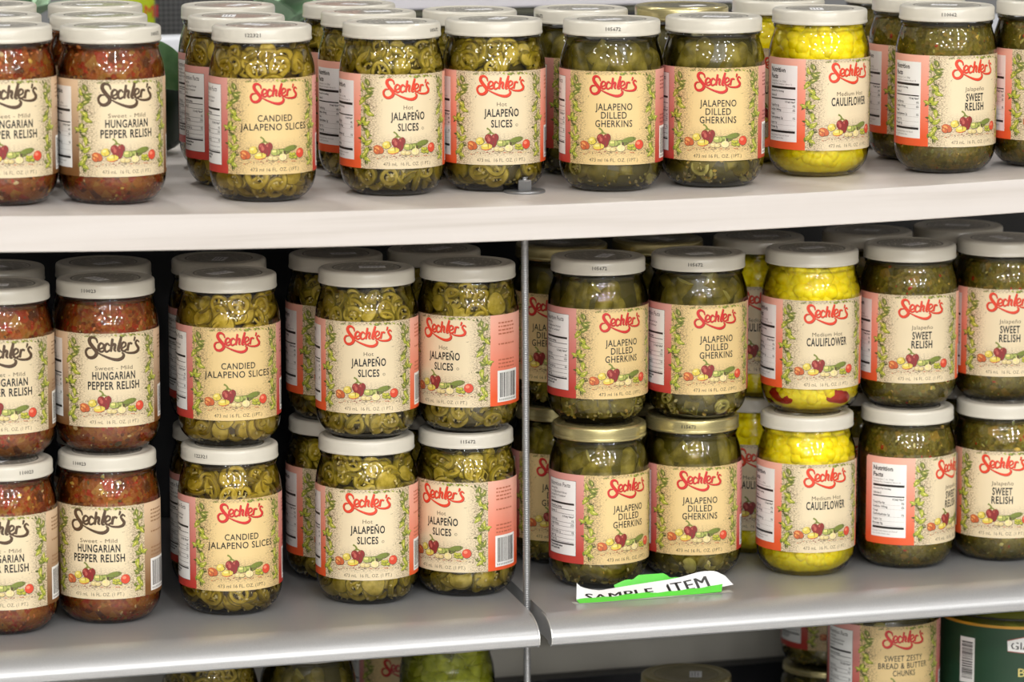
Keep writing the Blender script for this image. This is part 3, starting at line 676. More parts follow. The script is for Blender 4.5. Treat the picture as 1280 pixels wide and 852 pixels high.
def cauli_mesh(seed, red):
    rnd = random.Random(seed); mb = MB(); V_, F_ = ico(2)
    for z, cnt in ((13, 9), (22, 9), (42, 9), (62, 9), (82, 9), (100, 9), (110, 10), (119, 10)):
        for i in range(cnt):
            ang = 2 * math.pi * (i + rnd.uniform(-.3, .3)) / cnt; z_ = max(17.5, z + rnd.uniform(-4, 4))
            if red and z < 16 and i % 2 == 1:
                gherkin_piece(mb, rnd, ang, 15, rnd.uniform(26, 36), 6.5, .2, 0, False, M_REDP, M_REDP, math.pi / 2 + rnd.uniform(-.25, .25)); continue
            big = rnd.uniform(10, 13) if z_ > 30 else rnd.uniform(8, 9.5); rr = gr(z_) - big; c = Vector((rr * math.cos(ang), rr * math.sin(ang), z_)); out = Vector((math.cos(ang), math.sin(ang), rnd.uniform(-.4, .6))).normalized()
            R = out.to_track_quat('Z', 'Y').to_matrix()
            vs, fs = [], []
            for b_ in range(7):
                ph = b_ * 2.4 + ang * 3; el = math.acos(1 - 1.25 * (b_ + .5) / 7); d = Vector((math.sin(el) * math.cos(ph), math.sin(el) * math.sin(ph), math.cos(el)))
                cc = c + R @ (d * big * .68); s = big * rnd.uniform(.50, .68); o = len(vs)
                vs += [tuple(cc + v * s * (1 + .20 * noise.noise(v * 2.2 + cc * .3))) for v in V_]; fs += [tuple(o + q for q in f) for f in F_]
            o = len(vs); vs += [tuple(c + v * big * .70) for v in V_]; fs += [tuple(o + q for q in f) for f in F_]
            mb.add(inside(vs, .7), fs, M_CAUL)
    return mb.mesh('cauliflower_florets')
def relish_mesh(seed, m, bits, cnt=330):
    rnd = random.Random(seed); mb = MB(); core(mb, m, 1.0, 3.4, 123.5, 1.6, seed, 96, 60)
    for i in range(cnt):
        a = rnd.uniform(0, 6.28); z = rnd.choice((rnd.uniform(4, 25), rnd.uniform(100, 126), rnd.uniform(4, 126))); r = gr(z) - 1.9
        put_bit(mb, rnd, (r * math.cos(a), r * math.sin(a), z), rnd.choice((.9, 1.3, 1.8, 2.8, 4.0)), rnd.choice(bits), True, (1, .75, .4))
    return mb.mesh('relish')
def chunks_mesh(seed):
    rnd = random.Random(seed); mb = MB()
    for z, cnt in ((10, 13), (18, 13), (40, 12), (60, 12), (80, 12), (98, 13), (107, 14), (116, 14), (122, 12)):
        for i in range(cnt): gherkin_piece(mb, rnd, 2 * math.pi * (i + rnd.uniform(-.3, .3)) / cnt, z + rnd.uniform(-3, 3), rnd.uniform(8, 16), rnd.uniform(6, 9), 1.4, 0, True, M_LGSKIN, M_LGFLESH)
    return mb.mesh('pickle_chunks')
def core_mesh(m, gap, amp=0):
    mb = MB(); core(mb, m, gap, 3.0, 124.0, amp, 0, 48 if not amp else 90, 26 if not amp else 60); return mb.mesh('brine')

HB = [M_YEL, M_REDBIT, M_REDBIT, M_ORBIT, M_ORBIT, M_PALE, M_DKBIT, M_HUNG]; GB = [M_GRNBIT, M_GRNBIT, M_YEL, M_DKBIT, M_GREL, M_GFLESH, M_REDBIT]
CONT = {
 'hungarian': ([relish_mesh(s, M_HUNG, HB) for s in (1, 2, 3)], None, 'relish'),
 'relish': ([relish_mesh(s, M_GREL, GB, 260) for s in (4, 5, 6)], None, 'relish'),
 'slices': ([slices_mesh(s, M_SKIN, M_FLESH, 'jalapeno_slices') for s in (11, 12, 13)], core_mesh(BR_JAL, 9), 'jalapeno_slices'),
 'candied': ([slices_mesh(s, M_SKIND, M_FLESHD, 'jalapeno_slices') for s in (21, 22)], core_mesh(BR_CAN, 9), 'jalapeno_slices'),
 'gherkin': ([gherkin_mesh(s) for s in (31, 32, 33)], core_mesh(BR_GHK, 7), 'gherkins'),
 'cauliflower': ([cauli_mesh(41, False), cauli_mesh(42, True)], core_mesh(M_CAUL, 4.0, 4.5), 'cauliflower_florets'),
 'bread': ([gherkin_mesh(51)], core_mesh(BR_GHK, 8), 'pickle_chunks'),
 'plain': ([chunks_mesh(61)], core_mesh(BR_LG, 9), 'pickle_chunks'),
}
JARNAME = dict(hungarian='relish_jar', relish='relish_jar', slices='jalapeno_jar', candied='jalapeno_jar', gherkin='gherkin_jar', cauliflower='cauliflower_jar', bread='pickle_jar', plain='pickle_jar')
CODES = {}
def code_mesh(txt):
    if txt not in CODES:
        vs, fs, wd = text2d(txt, .012, 1); mb = MB(); kx = 12.5 / wd; P = []
        for x, y in vs:
            a = (x - wd / 2) * kx / 40.55; P.append((40.72 * math.sin(a), -40.72 * math.cos(a), 134.2 + y * 4.1))
        mb.add(P, fs, INK, False); CODES[txt] = mb.mesh('date_code')
    return CODES[txt]

JN = 0
PLACED = {}
def settle(x, y, z):
    """jars of one level never intersect: a later jar moves off the ones already standing"""
    L = PLACED.setdefault((0 if z > .1 else 1 if z > -.15 else 2), [])
    for it in range(40):
        hit = False
        for a, b in L:
            d = math.hypot(x - a, y - b)
            if d < .0888: x += (x - a) / d * (.0890 - d); y += (y - b) / d * (.0890 - d); hit = True
        if not hit: break
    L.append((x, y)); return x, y
def jar(kind, x, y, z, delta, label, group, lid='cream', code=None, scale=(1, 1, 1), var=None, haslabel=True, sticker=True):
    """delta: degrees the label is turned to the right of facing the aisle viewpoint"""
    global JN; JN += 1; rnd = random.Random(JN * 7 + 1)
    if z > ZD + .05 and scale == (1, 1, 1): x, y = settle(x, y, z)
    yaw = math.atan2(x - CAM.x, y - CAM.y); t = thing(JARNAME[kind], label, 'jar', (x, y, z), -yaw + math.radians(delta), group)
    t.scale = scale
    meshes, br, nm = CONT[kind]
    link(nm, meshes[(JN if var is None else var) % len(meshes)], t, rz=rnd.uniform(0, 6.28), kind='stuff')
    if br: link('brine', br, t)
    link('glass', ME_GLASS, t)
    l = link('lid', ME_LIDG if lid == 'gold' else ME_LID, t, rz=rnd.uniform(-.6, .6))
    if sticker: link('price_sticker', ME_STICK, l, (rnd.uniform(-6, 8) * .001, rnd.uniform(-8, 4) * .001, .14075), rnd.uniform(-.9, .9))
    if code: link('date_code', code_mesh(code[0]), l, rz=math.radians(code[1] - delta) - l.rotation_euler.z)
    if haslabel: link('label', LABELS[kind], t)
    return t

G_TOP, G_TB, G_UP, G_LO, G_BK, G_BS = 'front row on the white top shelf', 'back rows on the white top shelf', 'upper jars of the front stacks', 'lower jars of the front stacks', 'jars stacked behind the front stacks', 'jars on the bottom deck'
TOP = [
 ('hungarian', -0.4410, -0.0468, 9, None, 'hungarian pepper relish jar cut by the left edge, front of the top shelf'),
 ('hungarian', -0.3535, -0.0446, 17, ('105672', 62), 'whole hungarian pepper relish jar at the front left of the white top shelf'),
 ('candied', -0.2267, -0.0426, 14, ('122321', -10), 'candied jalapeno slices jar at the front of the white top shelf'),
 ('slices', -0.1120, -0.0247, 18, ('105672', 60), 'hot jalapeno slices jar next to the candied jar on the top shelf, front row'),
 ('slices', -0.0220, -0.0183, 9, None, 'hot jalapeno slices jar right behind the bolt on the top shelf'),
 ('gherkin', 0.0715, -0.0487, 3, ('105672', 2), 'dilled gherkins jar just right of the bolt on the top shelf'),
 ('gherkin', 0.1605, -0.0528, 6, None, 'dilled gherkins jar beside the yellow cauliflower jar on the top shelf'),
 ('cauliflower', 0.2680, -0.0226, 39, None, 'yellow cauliflower jar at the front of the white top shelf, label corner peeling'),
 ('relish', 0.3737, -0.0501, 35, ('110062', 3), 'green sweet relish jar whole in view on the top shelf, front row'),
 ('relish', 0.4630, -0.0523, 18, None, 'green sweet relish jar cut by the right edge on the top shelf'),
]
for kd, x, y, d, c, lb in TOP:
    t = jar(kd, x, y, ztop(x) + .0007, d, lb, G_TOP, 'cream', c, var=(0 if kd == 'cauliflower' else None))
    if kd == 'cauliflower':
        mb = MB(); P = []
        for i in range(9):
            q = i / 8; a = (-84 - 5 * q) / RL_
            for v in (23.6 - 1.5 * q, 23.6 + 9 * (1 - .45 * q)):
                r_ = RL_ + .15 + 4.2 * q * q; P += [(r_ * math.sin(a), -r_ * math.cos(a), v), ((r_ + .3) * math.sin(a), -(r_ + .3) * math.cos(a), v)]
        fs = []
        for i in range(8):
            o = 4 * i; fs += [(o, o + 2, o + 6, o + 4), (o + 1, o + 5, o + 7, o + 3), (o, o + 4, o + 5, o + 1), (o + 2, o + 3, o + 7, o + 6)]
        fs += [(32, 34, 35, 33), (0, 1, 3, 2)]; mb.add(P, fs, simple('orange_label_flap', ORB, .45)); link('label_flap', mb.mesh('label_flap'), t, label='peeling orange label corner')
TBK = [
 ('hungarian', -0.4282, 0.0640, 5, 'cream', None, 'second hungarian relish jar back in the leftmost column of the top shelf'),
 ('hungarian', -0.4094, 0.1852, 5, 'cream', None, 'rearmost hungarian relish jar in the leftmost column of the top shelf'),
 ('hungarian', -0.3380, 0.0703, 5, 'cream', None, 'hungarian relish jar directly behind the whole front one on the top shelf'),
 ('hungarian', -0.3162, 0.1911, 5, 'cream', None, 'third hungarian relish jar back, in front of the green leaf on the top shelf'),
 ('candied', -0.2236, 0.0579, 25, 'cream', None, 'middle candied jalapeno jar of the three in file on the top shelf'),
 ('candied', -0.2023, 0.1767, 25, 'cream', None, 'rearmost candied jalapeno jar on the top shelf below the green leaves'),
 ('slices', -0.1014, 0.0859, 30, 'cream', None, 'second jalapeno slices jar in file behind the one next to the candied jar, top shelf'),
 ('slices', -0.0942, 0.1757, 15, 'cream', None, 'third jalapeno slices jar back, beside the green leaves on the top shelf'),
 ('slices', -0.0120, 0.0838, 20, 'cream', None, 'jalapeno slices jar behind the one at the bolt on the top shelf'),
 ('gherkin', 0.0835, 0.0687, 22, 'cream', ('105672', -62), 'white-lidded gherkin jar behind the front one right of the bolt, top shelf'),
 ('gherkin', 0.1740, 0.0642, 10, 'gold', None, 'gold-lidded gherkin jar in the second row of the top shelf'),
 ('cauliflower', 0.2717, 0.0843, 0, 'cream', None, 'yellow cauliflower jar behind the front one on the top shelf'),
 ('relish', 0.3860, 0.0400, 18, 'cream', None, 'second green relish jar in file behind the whole front one, top shelf'),
 ('relish', 0.3990, 0.1355, 16, 'cream', None, 'third green relish jar back, between cauliflower and relish on the top shelf'),
]
for kd, x, y, d, li, c, lb in TBK: jar(kd, x, y, ztop(x) + .0007, d, lb, G_TB, li, c)
HJ = .1417
STK = [  # kind, lower x y delta lid code, upper x y delta code, words
 ('hungarian', -0.4397, -0.0104, -3, 'cream', ('110023', 28), -0.4363, 0.0072, 5, None, 'hungarian relish jar cut by the left edge'),
 ('hungarian', -0.3503, 0.0036, -11, 'cream', ('110023', -34), -0.3472, 0.0142, 8, ('110023', -20), 'whole hungarian relish jar'),
 ('candied', -0.2464, 0.0034, 13, 'cream', ('122321', -36), -0.2439, 0.0133, 11, None, 'candied jalapeno slices jar'),
 ('slices', -0.1265, 0.0081, 1, 'cream', None, -0.1250, 0.0105, 2, None, 'hot jalapeno slices jar facing forward beside the candied stack'),
 ('slices', -0.0375, 0.0125, -28, 'cream', ('115672', 3), -0.0353, 0.0134, -28, None, 'hot jalapeno slices jar turned to show its barcode'),
 ('gherkin', 0.0810, 0.0077, 37, 'gold', None, 0.0830, 0.0180, 29, ('105672', 2), 'dilled gherkins jar nearest the threaded rod'),
 ('gherkin', 0.1710, 0.0205, 10, 'gold', ('115672', -4), 0.1725, 0.0132, 23, ('105672', -3), 'dilled gherkins jar next to the cauliflower stack'),
 ('cauliflower', 0.2700, 0.0000, 25, 'cream', None, 0.2763, 0.0093, 20, None, 'yellow cauliflower jar'),
 ('relish', 0.3658, 0.0024, 64, 'cream', None, 0.3700, 0.0128, 16, None, 'sweet relish jar beside the cauliflower stack'),
 ('relish', 0.4580, 0.0047, 2, 'cream', None, 0.4625, 0.0200, 10, None, 'green sweet relish jar nearest the right edge'),
]
for i, (kd, lx, ly, ld_, li, lc, ux, uy, ud, uc, words) in enumerate(STK):
    ex = {5: ', above the green tag', 6: ', gold lid', 8: ', nutrition panel facing out'}.get(i, '')
    jar(kd, lx, ly, ZS, ld_, words + ', lower of its front stack' + ex, G_LO, li, lc, var=(0 if kd == 'cauliflower' else None))
    ex = {7: ', red pepper at its bottom'}.get(i, '')
    jar(kd, ux, uy, ZS + HJ, ud, words + ', upper of its front stack' + ex, G_UP, 'cream', uc, var=(1 if kd == 'cauliflower' else None))
BK = [
 ('hungarian', -0.4220, 0.1100, 5, 5, 'cream', 'hungarian relish jar behind the stack at the left edge'),
 ('hungarian', -0.3310, 0.1070, 5, 5, 'cream', 'hungarian relish jar behind the whole hungarian stack'),
 ('candied', -0.2326, 0.0960, 22, 22, 'cream', 'candied jalapeno jar behind the front candied stack'),
 ('slices', -0.1290, 0.1000, 13, 13, 'cream', 'jalapeno jar with nutrition panel between candied and slices stacks'),
 ('slices', -0.0395, 0.1050, 5, 5, 'cream', 'jalapeno slices jar behind the barcode-showing stack'),
 ('gherkin', 0.0780, 0.1080, -15, 0, 'gold', 'gold-lidded gherkin jar just right of the threaded rod'),
 ('gherkin', 0.1690, 0.1120, 0, 0, 'gold', 'gold-lidded gherkin jar hidden behind the gherkins by the cauliflower'),
 ('cauliflower', 0.2600, 0.1000, 5, 5, 'cream', 'dim cauliflower jar between the gherkin and yellow cauliflower stacks'),
 ('relish', 0.3660, 0.1040, 5, 5, 'cream', 'green relish jar behind the relish beside the cauliflower'),
 ('relish', 0.4590, 0.1140, 5, 5, 'cream', 'green relish jar behind the stack nearest the right edge'),
]
for kd, x, y, du, dl, li, words in BK:
    jar(kd, x, y, ZS, dl, words + ', lower of the back pair', G_BK, li, var=0)
    jar(kd, x + .001, y - .001, ZS + HJ, du, words + ', upper of the back pair', G_BK, li, var=0)

# ------------------------------------------------------------------ bottom deck, only the tops show under the lips
jar('plain', -.0005, .195, ZD, 150, 'light green pickle jar below the left shelf beside the threaded rod', G_BS, 'cream', None, (1, 1, 1), None, False)
jar('gherkin', -.1310, .195, ZD, 140, 'dark gherkin jar below the left shelf, second left of the threaded rod', G_BS, 'cream', None, (1, 1, 1), None, False)
jar('slices', -.2200, .200, ZD, 140, 'olive pickle jar below the left shelf, third left of the threaded rod', G_BS, 'cream', None, (1, 1, 1), None, False)
jar('bread', -.0120, .312, ZD, 4, 'dim jar with red script logo behind the light green jar, bottom deck', G_BS, 'gold')
jar('gherkin', .2180, .160, ZD, 120, 'short jar with dull lid under the middle of the right shelf', G_BS, 'gold', None, (1.02, 1.02, .66), None, False)
jar('gherkin', .3870, .236, ZD, 120, 'squat jar carrying another jar behind the bread and butter jar', G_BS, 'gold', None, (1.02, 1.02, .525), None, False)
jar('bread', .3865, .235, ZD + .0746, 30, 'jar with red-edged label perched behind the bread and butter jar', G_BS, 'gold', None, (1, 1, .85))

# large bread and butter chunks jar
t = thing('pickle_jar', 'large bread and butter chunks jar at the bottom right under the grey shelf', 'jar', (.3740, .068, ZD), -math.atan2(.3740 - CAM.x, .068 - CAM.y) + math.radians(22), G_BS)
BP = [(0, 36), (1.5, 42), (6, 48), (13, 50.6), (20, 51), (22, 51), (159, 51), (162, 50.6), (168, 48), (173, 45), (176, 43), (178, 44), (180, 44), (182, 43), (188, 43)]
mb = MB(); mb.lathe([(2, 0), (1.5, 34)] + [(max(0, v.x), v.y) for v in catmull([Vector((z, r, 0)) for z, r in BP[:6]], 3) + catmull([Vector((z, r, 0)) for z, r in BP[6:]], 3)], M_GLASS, 72); link('glass', mb.mesh('glass'), t)
mb = MB(); rnd = random.Random(18); V_, F_ = ico(2)
for i in range(170):
    a = rnd.uniform(0, 6.28); z = rnd.choice((rnd.uniform(8, 170), rnd.uniform(158, 178))); r = (50 if z < 160 else 43) - 9 - rnd.uniform(0, 3); R = rotm(rnd)
    mb.add([(r * math.cos(a) + q.x, r * math.sin(a) + q.y, z + q.z) for q in (R @ Vector((v.x * 8, v.y * 7, v.z * 4)) for v in V_)], F_, rnd.choice((M_GSKIN, M_GFLESH, M_GSKIN, M_YEL)))
mb.lathe([(3, 0), (3, 34), (16, 44), (158, 44), (176, 37), (176, 0)], BR_GHK, 48); link('pickle_chunks', mb.mesh('pickle_chunks'), t, kind='stuff')
mb = MB(); mb.lathe([(182.5, 43.2), (182, 45), (183, 46), (194, 46), (195.5, 44.5), (195, 40), (195, 0)], M_GOLD, 64); link('lid', mb.mesh('lid'), t)
link('label', build_label('bread_large', TAN, PKT, PKB, (206, 46, 44), (140, 34, 34), BREAD, 1, .97, (150, 70, 70), '473 ml 16 FL. OZ. (1PT.)', radius=51.3), t, (0, 0, .0575))

# large green-labelled pepper jar at the bottom right corner
t = thing('pepper_jar', 'large jar with dark green gold-edged label at the bottom right corner', 'jar', (.5050, .070, ZD), -YAW - .05, G_BS)
BP = [(0, 50), (1.5, 58), (8, 67), (18, 71.5), (28, 72), (150, 72), (158, 70), (166, 64), (171, 58), (176, 55), (180, 55)]
mb = MB(); mb.lathe([(2, 0), (1.5, 48)] + [(max(0, v.x), v.y) for v in catmull([Vector((z, r, 0)) for z, r in BP], 3)], M_GLASS, 72); link('glass', mb.mesh('glass'), t)
mb = MB(); rnd = random.Random(8); V_, F_ = ico(2)
for i in range(150):
    a = rnd.uniform(0, 6.28); z = rnd.uniform(10, 168); r = (68 if z < 150 else 52) - 11 - rnd.uniform(0, 6); R = rotm(rnd)
    mb.add([(r * math.cos(a) + q.x, r * math.sin(a) + q.y, z + q.z) for q in (R @ Vector((v.x * 6, v.y * 6, v.z * 9)) for v in V_)], F_, rnd.choice((M_LGSKIN, M_LGFLESH, M_GSKIN, M_YEL)))
mb.lathe([(3, 0), (3, 46), (20, 60), (148, 60), (168, 46), (168, 0)], BR_LG, 48); link('pepperoncini', mb.mesh('pepperoncini'), t, kind='stuff')
mb = MB(); mb.lathe([(177, 55.4), (176, 57.5), (177, 58.6), (190, 58.6), (192, 57), (192, 0)], M_GOLD, 64); link('lid', mb.mesh('lid'), t)
M_GREEN = simple('dark_green_label', (28, 66, 42), .4); M_GOLDINK = simple('gold_ink', (206, 150, 44), .35); M_CRINK = simple('pale_yellow_ink', (230, 214, 130), .45)
F = Flat(); h = 132
F.rect(-113, 113, h - 2.5, h, M_GOLDINK)
F.rect(-59, -43, 76, h - 14, PAPERW); y = 80
rnd = random.Random(2)
while y < h - 18: b_ = rnd.choice((.5, .8, 1.3)); F.rect(-57, -45, y, y + b_, INK); y += b_ + rnd.choice((.5, .9))
F.ribbon([(-12, h - 18), (4, h - 17), (22, h - 17), (40, h - 17), (54, h - 18)], [9, 14, 17, 14, 9], simple('plaque_edge', (150, 60, 50), .4), 4, 0, 0, .8); F.ribbon([(-12, h - 18), (4, h - 17), (22, h - 17), (40, h - 17), (54, h - 18)], [9, 14, 17, 14, 9], PAPERW, 4)
F.text('GIA', -9, 9, h - 21, 7, INK, .01); F.text('Ba', -2, 10, h - 46, 8, M_CRINK); F.text('Pepp', -14, 16, h - 68, 13, M_CRINK, .03)
bm = bmesh.new(); vs = [bm.verts.new(p) for p in F.mb.v]
for f, mi in zip(F.mb.f, F.mb.m): fc = bm.faces.new([vs[q] for q in f]); fc.material_index = mi
for q in range(-28, 29): bmesh.ops.bisect_plane(bm, geom=bm.verts[:] + bm.edges[:] + bm.faces[:], plane_co=(q * 4.01, 0, 0), plane_no=(1, 0, 0), dist=1e-6)
bmesh.ops.triangulate(bm, faces=[f for f in bm.faces if len(f.verts) > 4]); bm.verts.index_update()
mb = MB(); mb.mats = [M_GREEN] + F.mb.mats; RB = 72.2
for i in range(81): a = (-113 + 226 * i / 80) / RB; mb.v += [(RB * math.sin(a), -RB * math.cos(a), 22), (RB * math.sin(a), -RB * math.cos(a), 22 + h)]
for i in range(80): mb.f.append((2 * i, 2 * i + 2, 2 * i + 3, 2 * i + 1)); mb.m.append(0); mb.sm.append(True)
nb = len(mb.v); mb.v += [((RB + q.co.z) * math.sin(q.co.x / RB), -(RB + q.co.z) * math.cos(q.co.x / RB), 22 + q.co.y) for q in bm.verts]
for f in bm.faces: mb.f.append(tuple(nb + q.index for q in f.verts)); mb.m.append(f.material_index + 1); mb.sm.append(False)
bm.free(); link('label', mb.mesh('label'), t)

# ------------------------------------------------------------------ folded sample tag on the right shelf
M_TAGG = simple('bright_green_card', (96, 216, 70), .5); M_TAGW = simple('white_card', (238, 238, 240), .5); M_TAPE = simple('cloudy_tape', (196, 196, 190), .25)
t = thing('sample_tag', 'folded white and green paper tag lettered SAMPLE ITEM lying on the right shelf', 'tag', (.0365, -.0620, ZS))
LT = .143
def strip(f0, f1, m, n=40, th=.0004):
    """paper strip between two edge curves f(t) -> (x, y, z)"""
    a = [Vector(f0(i / n)) for i in range(n + 1)]; b = [Vector(f1(i / n)) for i in range(n + 1)]; vs = []; mb = MB()
    for p, q in zip(a, b):
        nr = Vector((0, -1, .6)).normalized() * th; vs += [p, q, q - nr, p - nr]
    fs = []
    for i in range(n):
        for k_ in range(4): fs.append((4 * i + k_, 4 * i + (k_ + 1) % 4, 4 * i + 4 + (k_ + 1) % 4, 4 * i + 4 + k_))
    fs += [(3, 2, 1, 0), tuple(4 * n + q for q in range(4))]; mb.add(vs, fs, m, False); return mb
wav = lambda t_: .0006 * math.sin(t_ * 19) + .0004 * math.sin(t_ * 43)
top_z = lambda t_: .0135 - .010 * min(1, t_ / .16) ** .6 * (1 - t_) + .0035 * math.exp(-((t_ - .86) / .13) ** 2) - .0035 * max(0, t_ - .94) / .06
bot_z = lambda t_: .0010 + .004 * max(0, t_ - .75) / .25
wf0 = lambda t_: (LT * t_ * (1 - .035 * (t_ < .0)) , -.004 + .004 * t_, bot_z(t_))
wf1 = lambda t_: (LT * (.022 + .935 * t_), .0045 + .0050 * math.sin(t_ * 3.1), max(top_z(t_), bot_z(t_) + .004) + .0012)
me = strip(wf0, wf1, M_TAGW).mesh('paper_strip', 1); ps = link('paper_strip', me, t, label='white lettered strip')
vs, fs, wd = text2d('SAMPLE  ITEM', 0, 2, 1.1); mb = MB(); P = []
fs = fs + [tuple(q + len(vs) for q in f) for f in fs]; vs = vs + [(x + .045, y) for x, y in vs]
for i_, (x, y) in enumerate(vs):
    s_ = .055 + .80 * x / wd; v_ = .10 + .60 * (y / .73) - (.10 if s_ < .60 else -.06); a, b = Vector(wf0(s_)), Vector(wf1(s_)); p = a.lerp(b, v_) + Vector((0, -.00025 - (.00005 if i_ >= len(vs) // 2 else 0), .0002)); P.append((p, v_))
bmv = [p for p, v_ in P]; keep = [f for f in fs if sum(P[q][1] for q in f) / len(f) > .02]
mb.add([tuple(p) for p in bmv], keep, INK, False); link('lettering', mb.mesh('lettering', 1), ps)
g0 = lambda t_: (LT * (.005 + .90 * t_), -.0100 - .0015 * math.sin(t_ * 8) + .004 * t_, .0006 + .0035 * max(0, t_ - .8))
g1 = lambda t_: (LT * (.0 + .93 * t_), -.0042 + .004 * t_ + wav(t_), bot_z(t_) + .0014 + .0012 * math.sin(t_ * 3) + wav(t_) * .5)
link('green_fold', strip(g0, g1, M_TAGG).mesh('green_fold', 1), t, label='bright green folded lower edge')
jag = lambda t_: .008 + .009 * max(0, 1 - abs(t_ - .55) * 2.2) + .0025 * abs(math.sin(t_ * 11))
b0 = lambda t_: (LT * (.30 + .40 * t_), .012, .0008); b1 = lambda t_: (LT * (.28 + .42 * t_), .0155, min(jag(t_), .0155))
link('green_backing', strip(b0, b1, M_TAGG).mesh('green_backing', 1), t, label='bright green torn backing')
k0 = lambda t_: (LT * (.30 + .40 * t_), -.002, .0004); k1 = lambda t_: (LT * (.30 + .40 * t_), .0125, .0007)
link('green_base', strip(k0, k1, M_TAGG, 12).mesh('green_base', 1), t)
l0 = lambda t_: (LT * (-.03 + 1.01 * t_), -.0112 - .0016 * abs(math.sin(t_ * 9)) + .004 * t_, .0003); l1 = lambda t_: (LT * (-.03 + 1.01 * t_), -.004 + .004 * t_, .0005)
link('tape_edge', strip(l0, l1, M_TAPE).mesh('tape_edge', 1), t, label='clear tape along the bottom')

# ------------------------------------------------------------------ behind the top shelf
# dark green pepper with a leaf at the back of the white board
t = thing('green_pepper', 'dark green pepper with a pointed leaf behind the hungarian relish on the top shelf', 'pepper', (-.243, .300, ztop(-.243) + .0006))
mb = MB(); n, rows = 40, 20; vs = []
for i in range(rows + 1):
    ph = math.pi * i / rows; zz = 38 - 38 * math.cos(ph)
    for j in range(n):
        a = 2 * math.pi * j / n; r = 34 * math.sin(ph) ** .75 * (1 + .07 * math.cos(4 * a) * math.sin(ph)); vs.append((r * math.cos(a), r * math.sin(a), zz - (5 if i == rows else 0)))
mb.add(vs, [(i * n + j, i * n + (j + 1) % n, (i + 1) * n + (j + 1) % n, (i + 1) * n + j) for i in range(rows) for j in range(n)], food('dark_pepper_skin', [(.3, (14, 26, 16)), (.7, (26, 42, 26))], 30, .35, .05))
link('fruit', mb.mesh('fruit'), t)
M_LEAF = food('dull_green_leaf', [(.3, (62, 100, 58)), (.7, (98, 134, 86))], 50, .5, .2)
M_SAGE = food('sage_green_leaf', [(.3, (150, 184, 152)), (.7, (186, 210, 182))], 40, .5, .2)
def leaf_mesh(L, W, m, droop=.3, name='leaf'):
    mb = MB(); n, k_ = 14, 6; vs = []
    for i in range(n + 1):
        t_ = i / n; wd = W * math.sin(math.pi * min(1, t_ * .95 + .05)) ** .8 * (1 - .25 * t_)
        for s in (1, -1):
            layer = []
            for j in range(-k_, k_ + 1):
                q = j / k_; layer.append((q * wd / 2, L * t_, -droop * L * t_ * t_ + abs(q) * W * .10 + (.25 if s == 1 else -.25)))
            vs += layer
    c = 2 * k_ + 1; fs = []
    for i in range(n):
        for s in (0, 1):
            o, o2 = (2 * i + s) * c, (2 * i + 2 + s) * c
            for j in range(2 * k_): f = (o + j, o + j + 1, o2 + j + 1, o2 + j); fs.append(f if s == 0 else f[::-1])
        for j in (0, 2 * k_): fs.append((2 * i * c + j, (2 * i + 1) * c + j, (2 * i + 3) * c + j, (2 * i + 2) * c + j))
    mb.add(vs, fs, m); return mb.mesh(name)
lf = link('leaf', leaf_mesh(74, 44, M_LEAF, .12), t, (-.030, -.030, .099), 0)
yv = Vector((.80, -.12, -.50)).normalized(); xv = Vector((.42, -.25, .85)); xv = (xv - yv * xv.dot(yv)).normalized(); zv = xv.cross(yv)
lf.rotation_euler = Matrix((xv, yv, zv)).transposed().to_euler(); lf['label'] = 'pointed leaf hanging to the right'
mb = MB(); mb.lathe([(68, 0), (68, 6), (78, 4), (92, 4.5), (92, 0)], M_LEAF, 12); link('stem', mb.mesh('stem'), t)

# display table behind, with its round front rail
TZ = .137
t = thing('display_table', 'dark table with a round grey front rail behind the top shelf', 'table', (0, .52, TZ))
mb = MB(); mb.box(-.95, .95, .03, 1.1, -.03, 0, simple('dark_table_top', (96, 96, 92), .5)); link('table_top', mb.mesh('table_top', 1), t)
mb = MB(); mb.lathe([(-950, 0), (-950, 15.5), (950, 15.5), (950, 0)], simple('light_grey_tube', (196, 199, 206), .35), 32, mat=Matrix.Rotation(math.pi / 2, 4, 'Y')); link('front_rail', mb.mesh('front_rail'), t, (0, -.055, .0750))
for x in (-.9, .9):
    mb = MB(); mb.box(x - .02, x + .02, -.055, .05, -.03, .066, M_STEEL); link('rail_bracket', mb.mesh('rail_bracket', 1), t)
    for y in (.08, .92): mb = MB(); mb.box(x - .02, x + .02, y, y + .04, -1.128, -.03, M_STEEL); link('leg', mb.mesh('leg', 1), t)

# printed packet
t = thing('food_packet', 'yellow-green packet with red letters standing behind the hungarian relish jars', 'packet', (-.190, .70, TZ + .0005), 0)
mb = MB(); n = 12; vs = []; W_, H_ = 37, 190
for s in (1, -1):
    for i in range(n + 1):
        for j in range(n + 1):
            u, v = i / n, j / n; b_ = 14 * (math.sin(math.pi * u) * math.sin(math.pi * v)) ** .5; vs.append(((u - .5) * W_ * 2, s * -b_, v * H_))
m_ = (n + 1) ** 2; fs = []
for i in range(n):
    for j in range(n):
        f = (i * (n + 1) + j, (i + 1) * (n + 1) + j, (i + 1) * (n + 1) + j + 1, i * (n + 1) + j + 1); fs += [f, tuple(m_ + q for q in f[::-1])]
mb.add(vs, fs, simple('lime_packet_film', (176, 194, 40), .3)); pk = link('pouch', mb.mesh('pouch'), t)
mb = MB(); vs, fs, wd = text2d('AMI', 0, 2)
mb.add([(x / wd * 26 + 13, -14.4 + .0060 * (x / wd * 26 + 13) ** 2, 88 + y * 18) for x, y in vs], fs, simple('red_packet_ink', (206, 44, 52), .4), False); link('lettering', mb.mesh('lettering'), pk)
mb = MB(); rnd = random.Random(4)
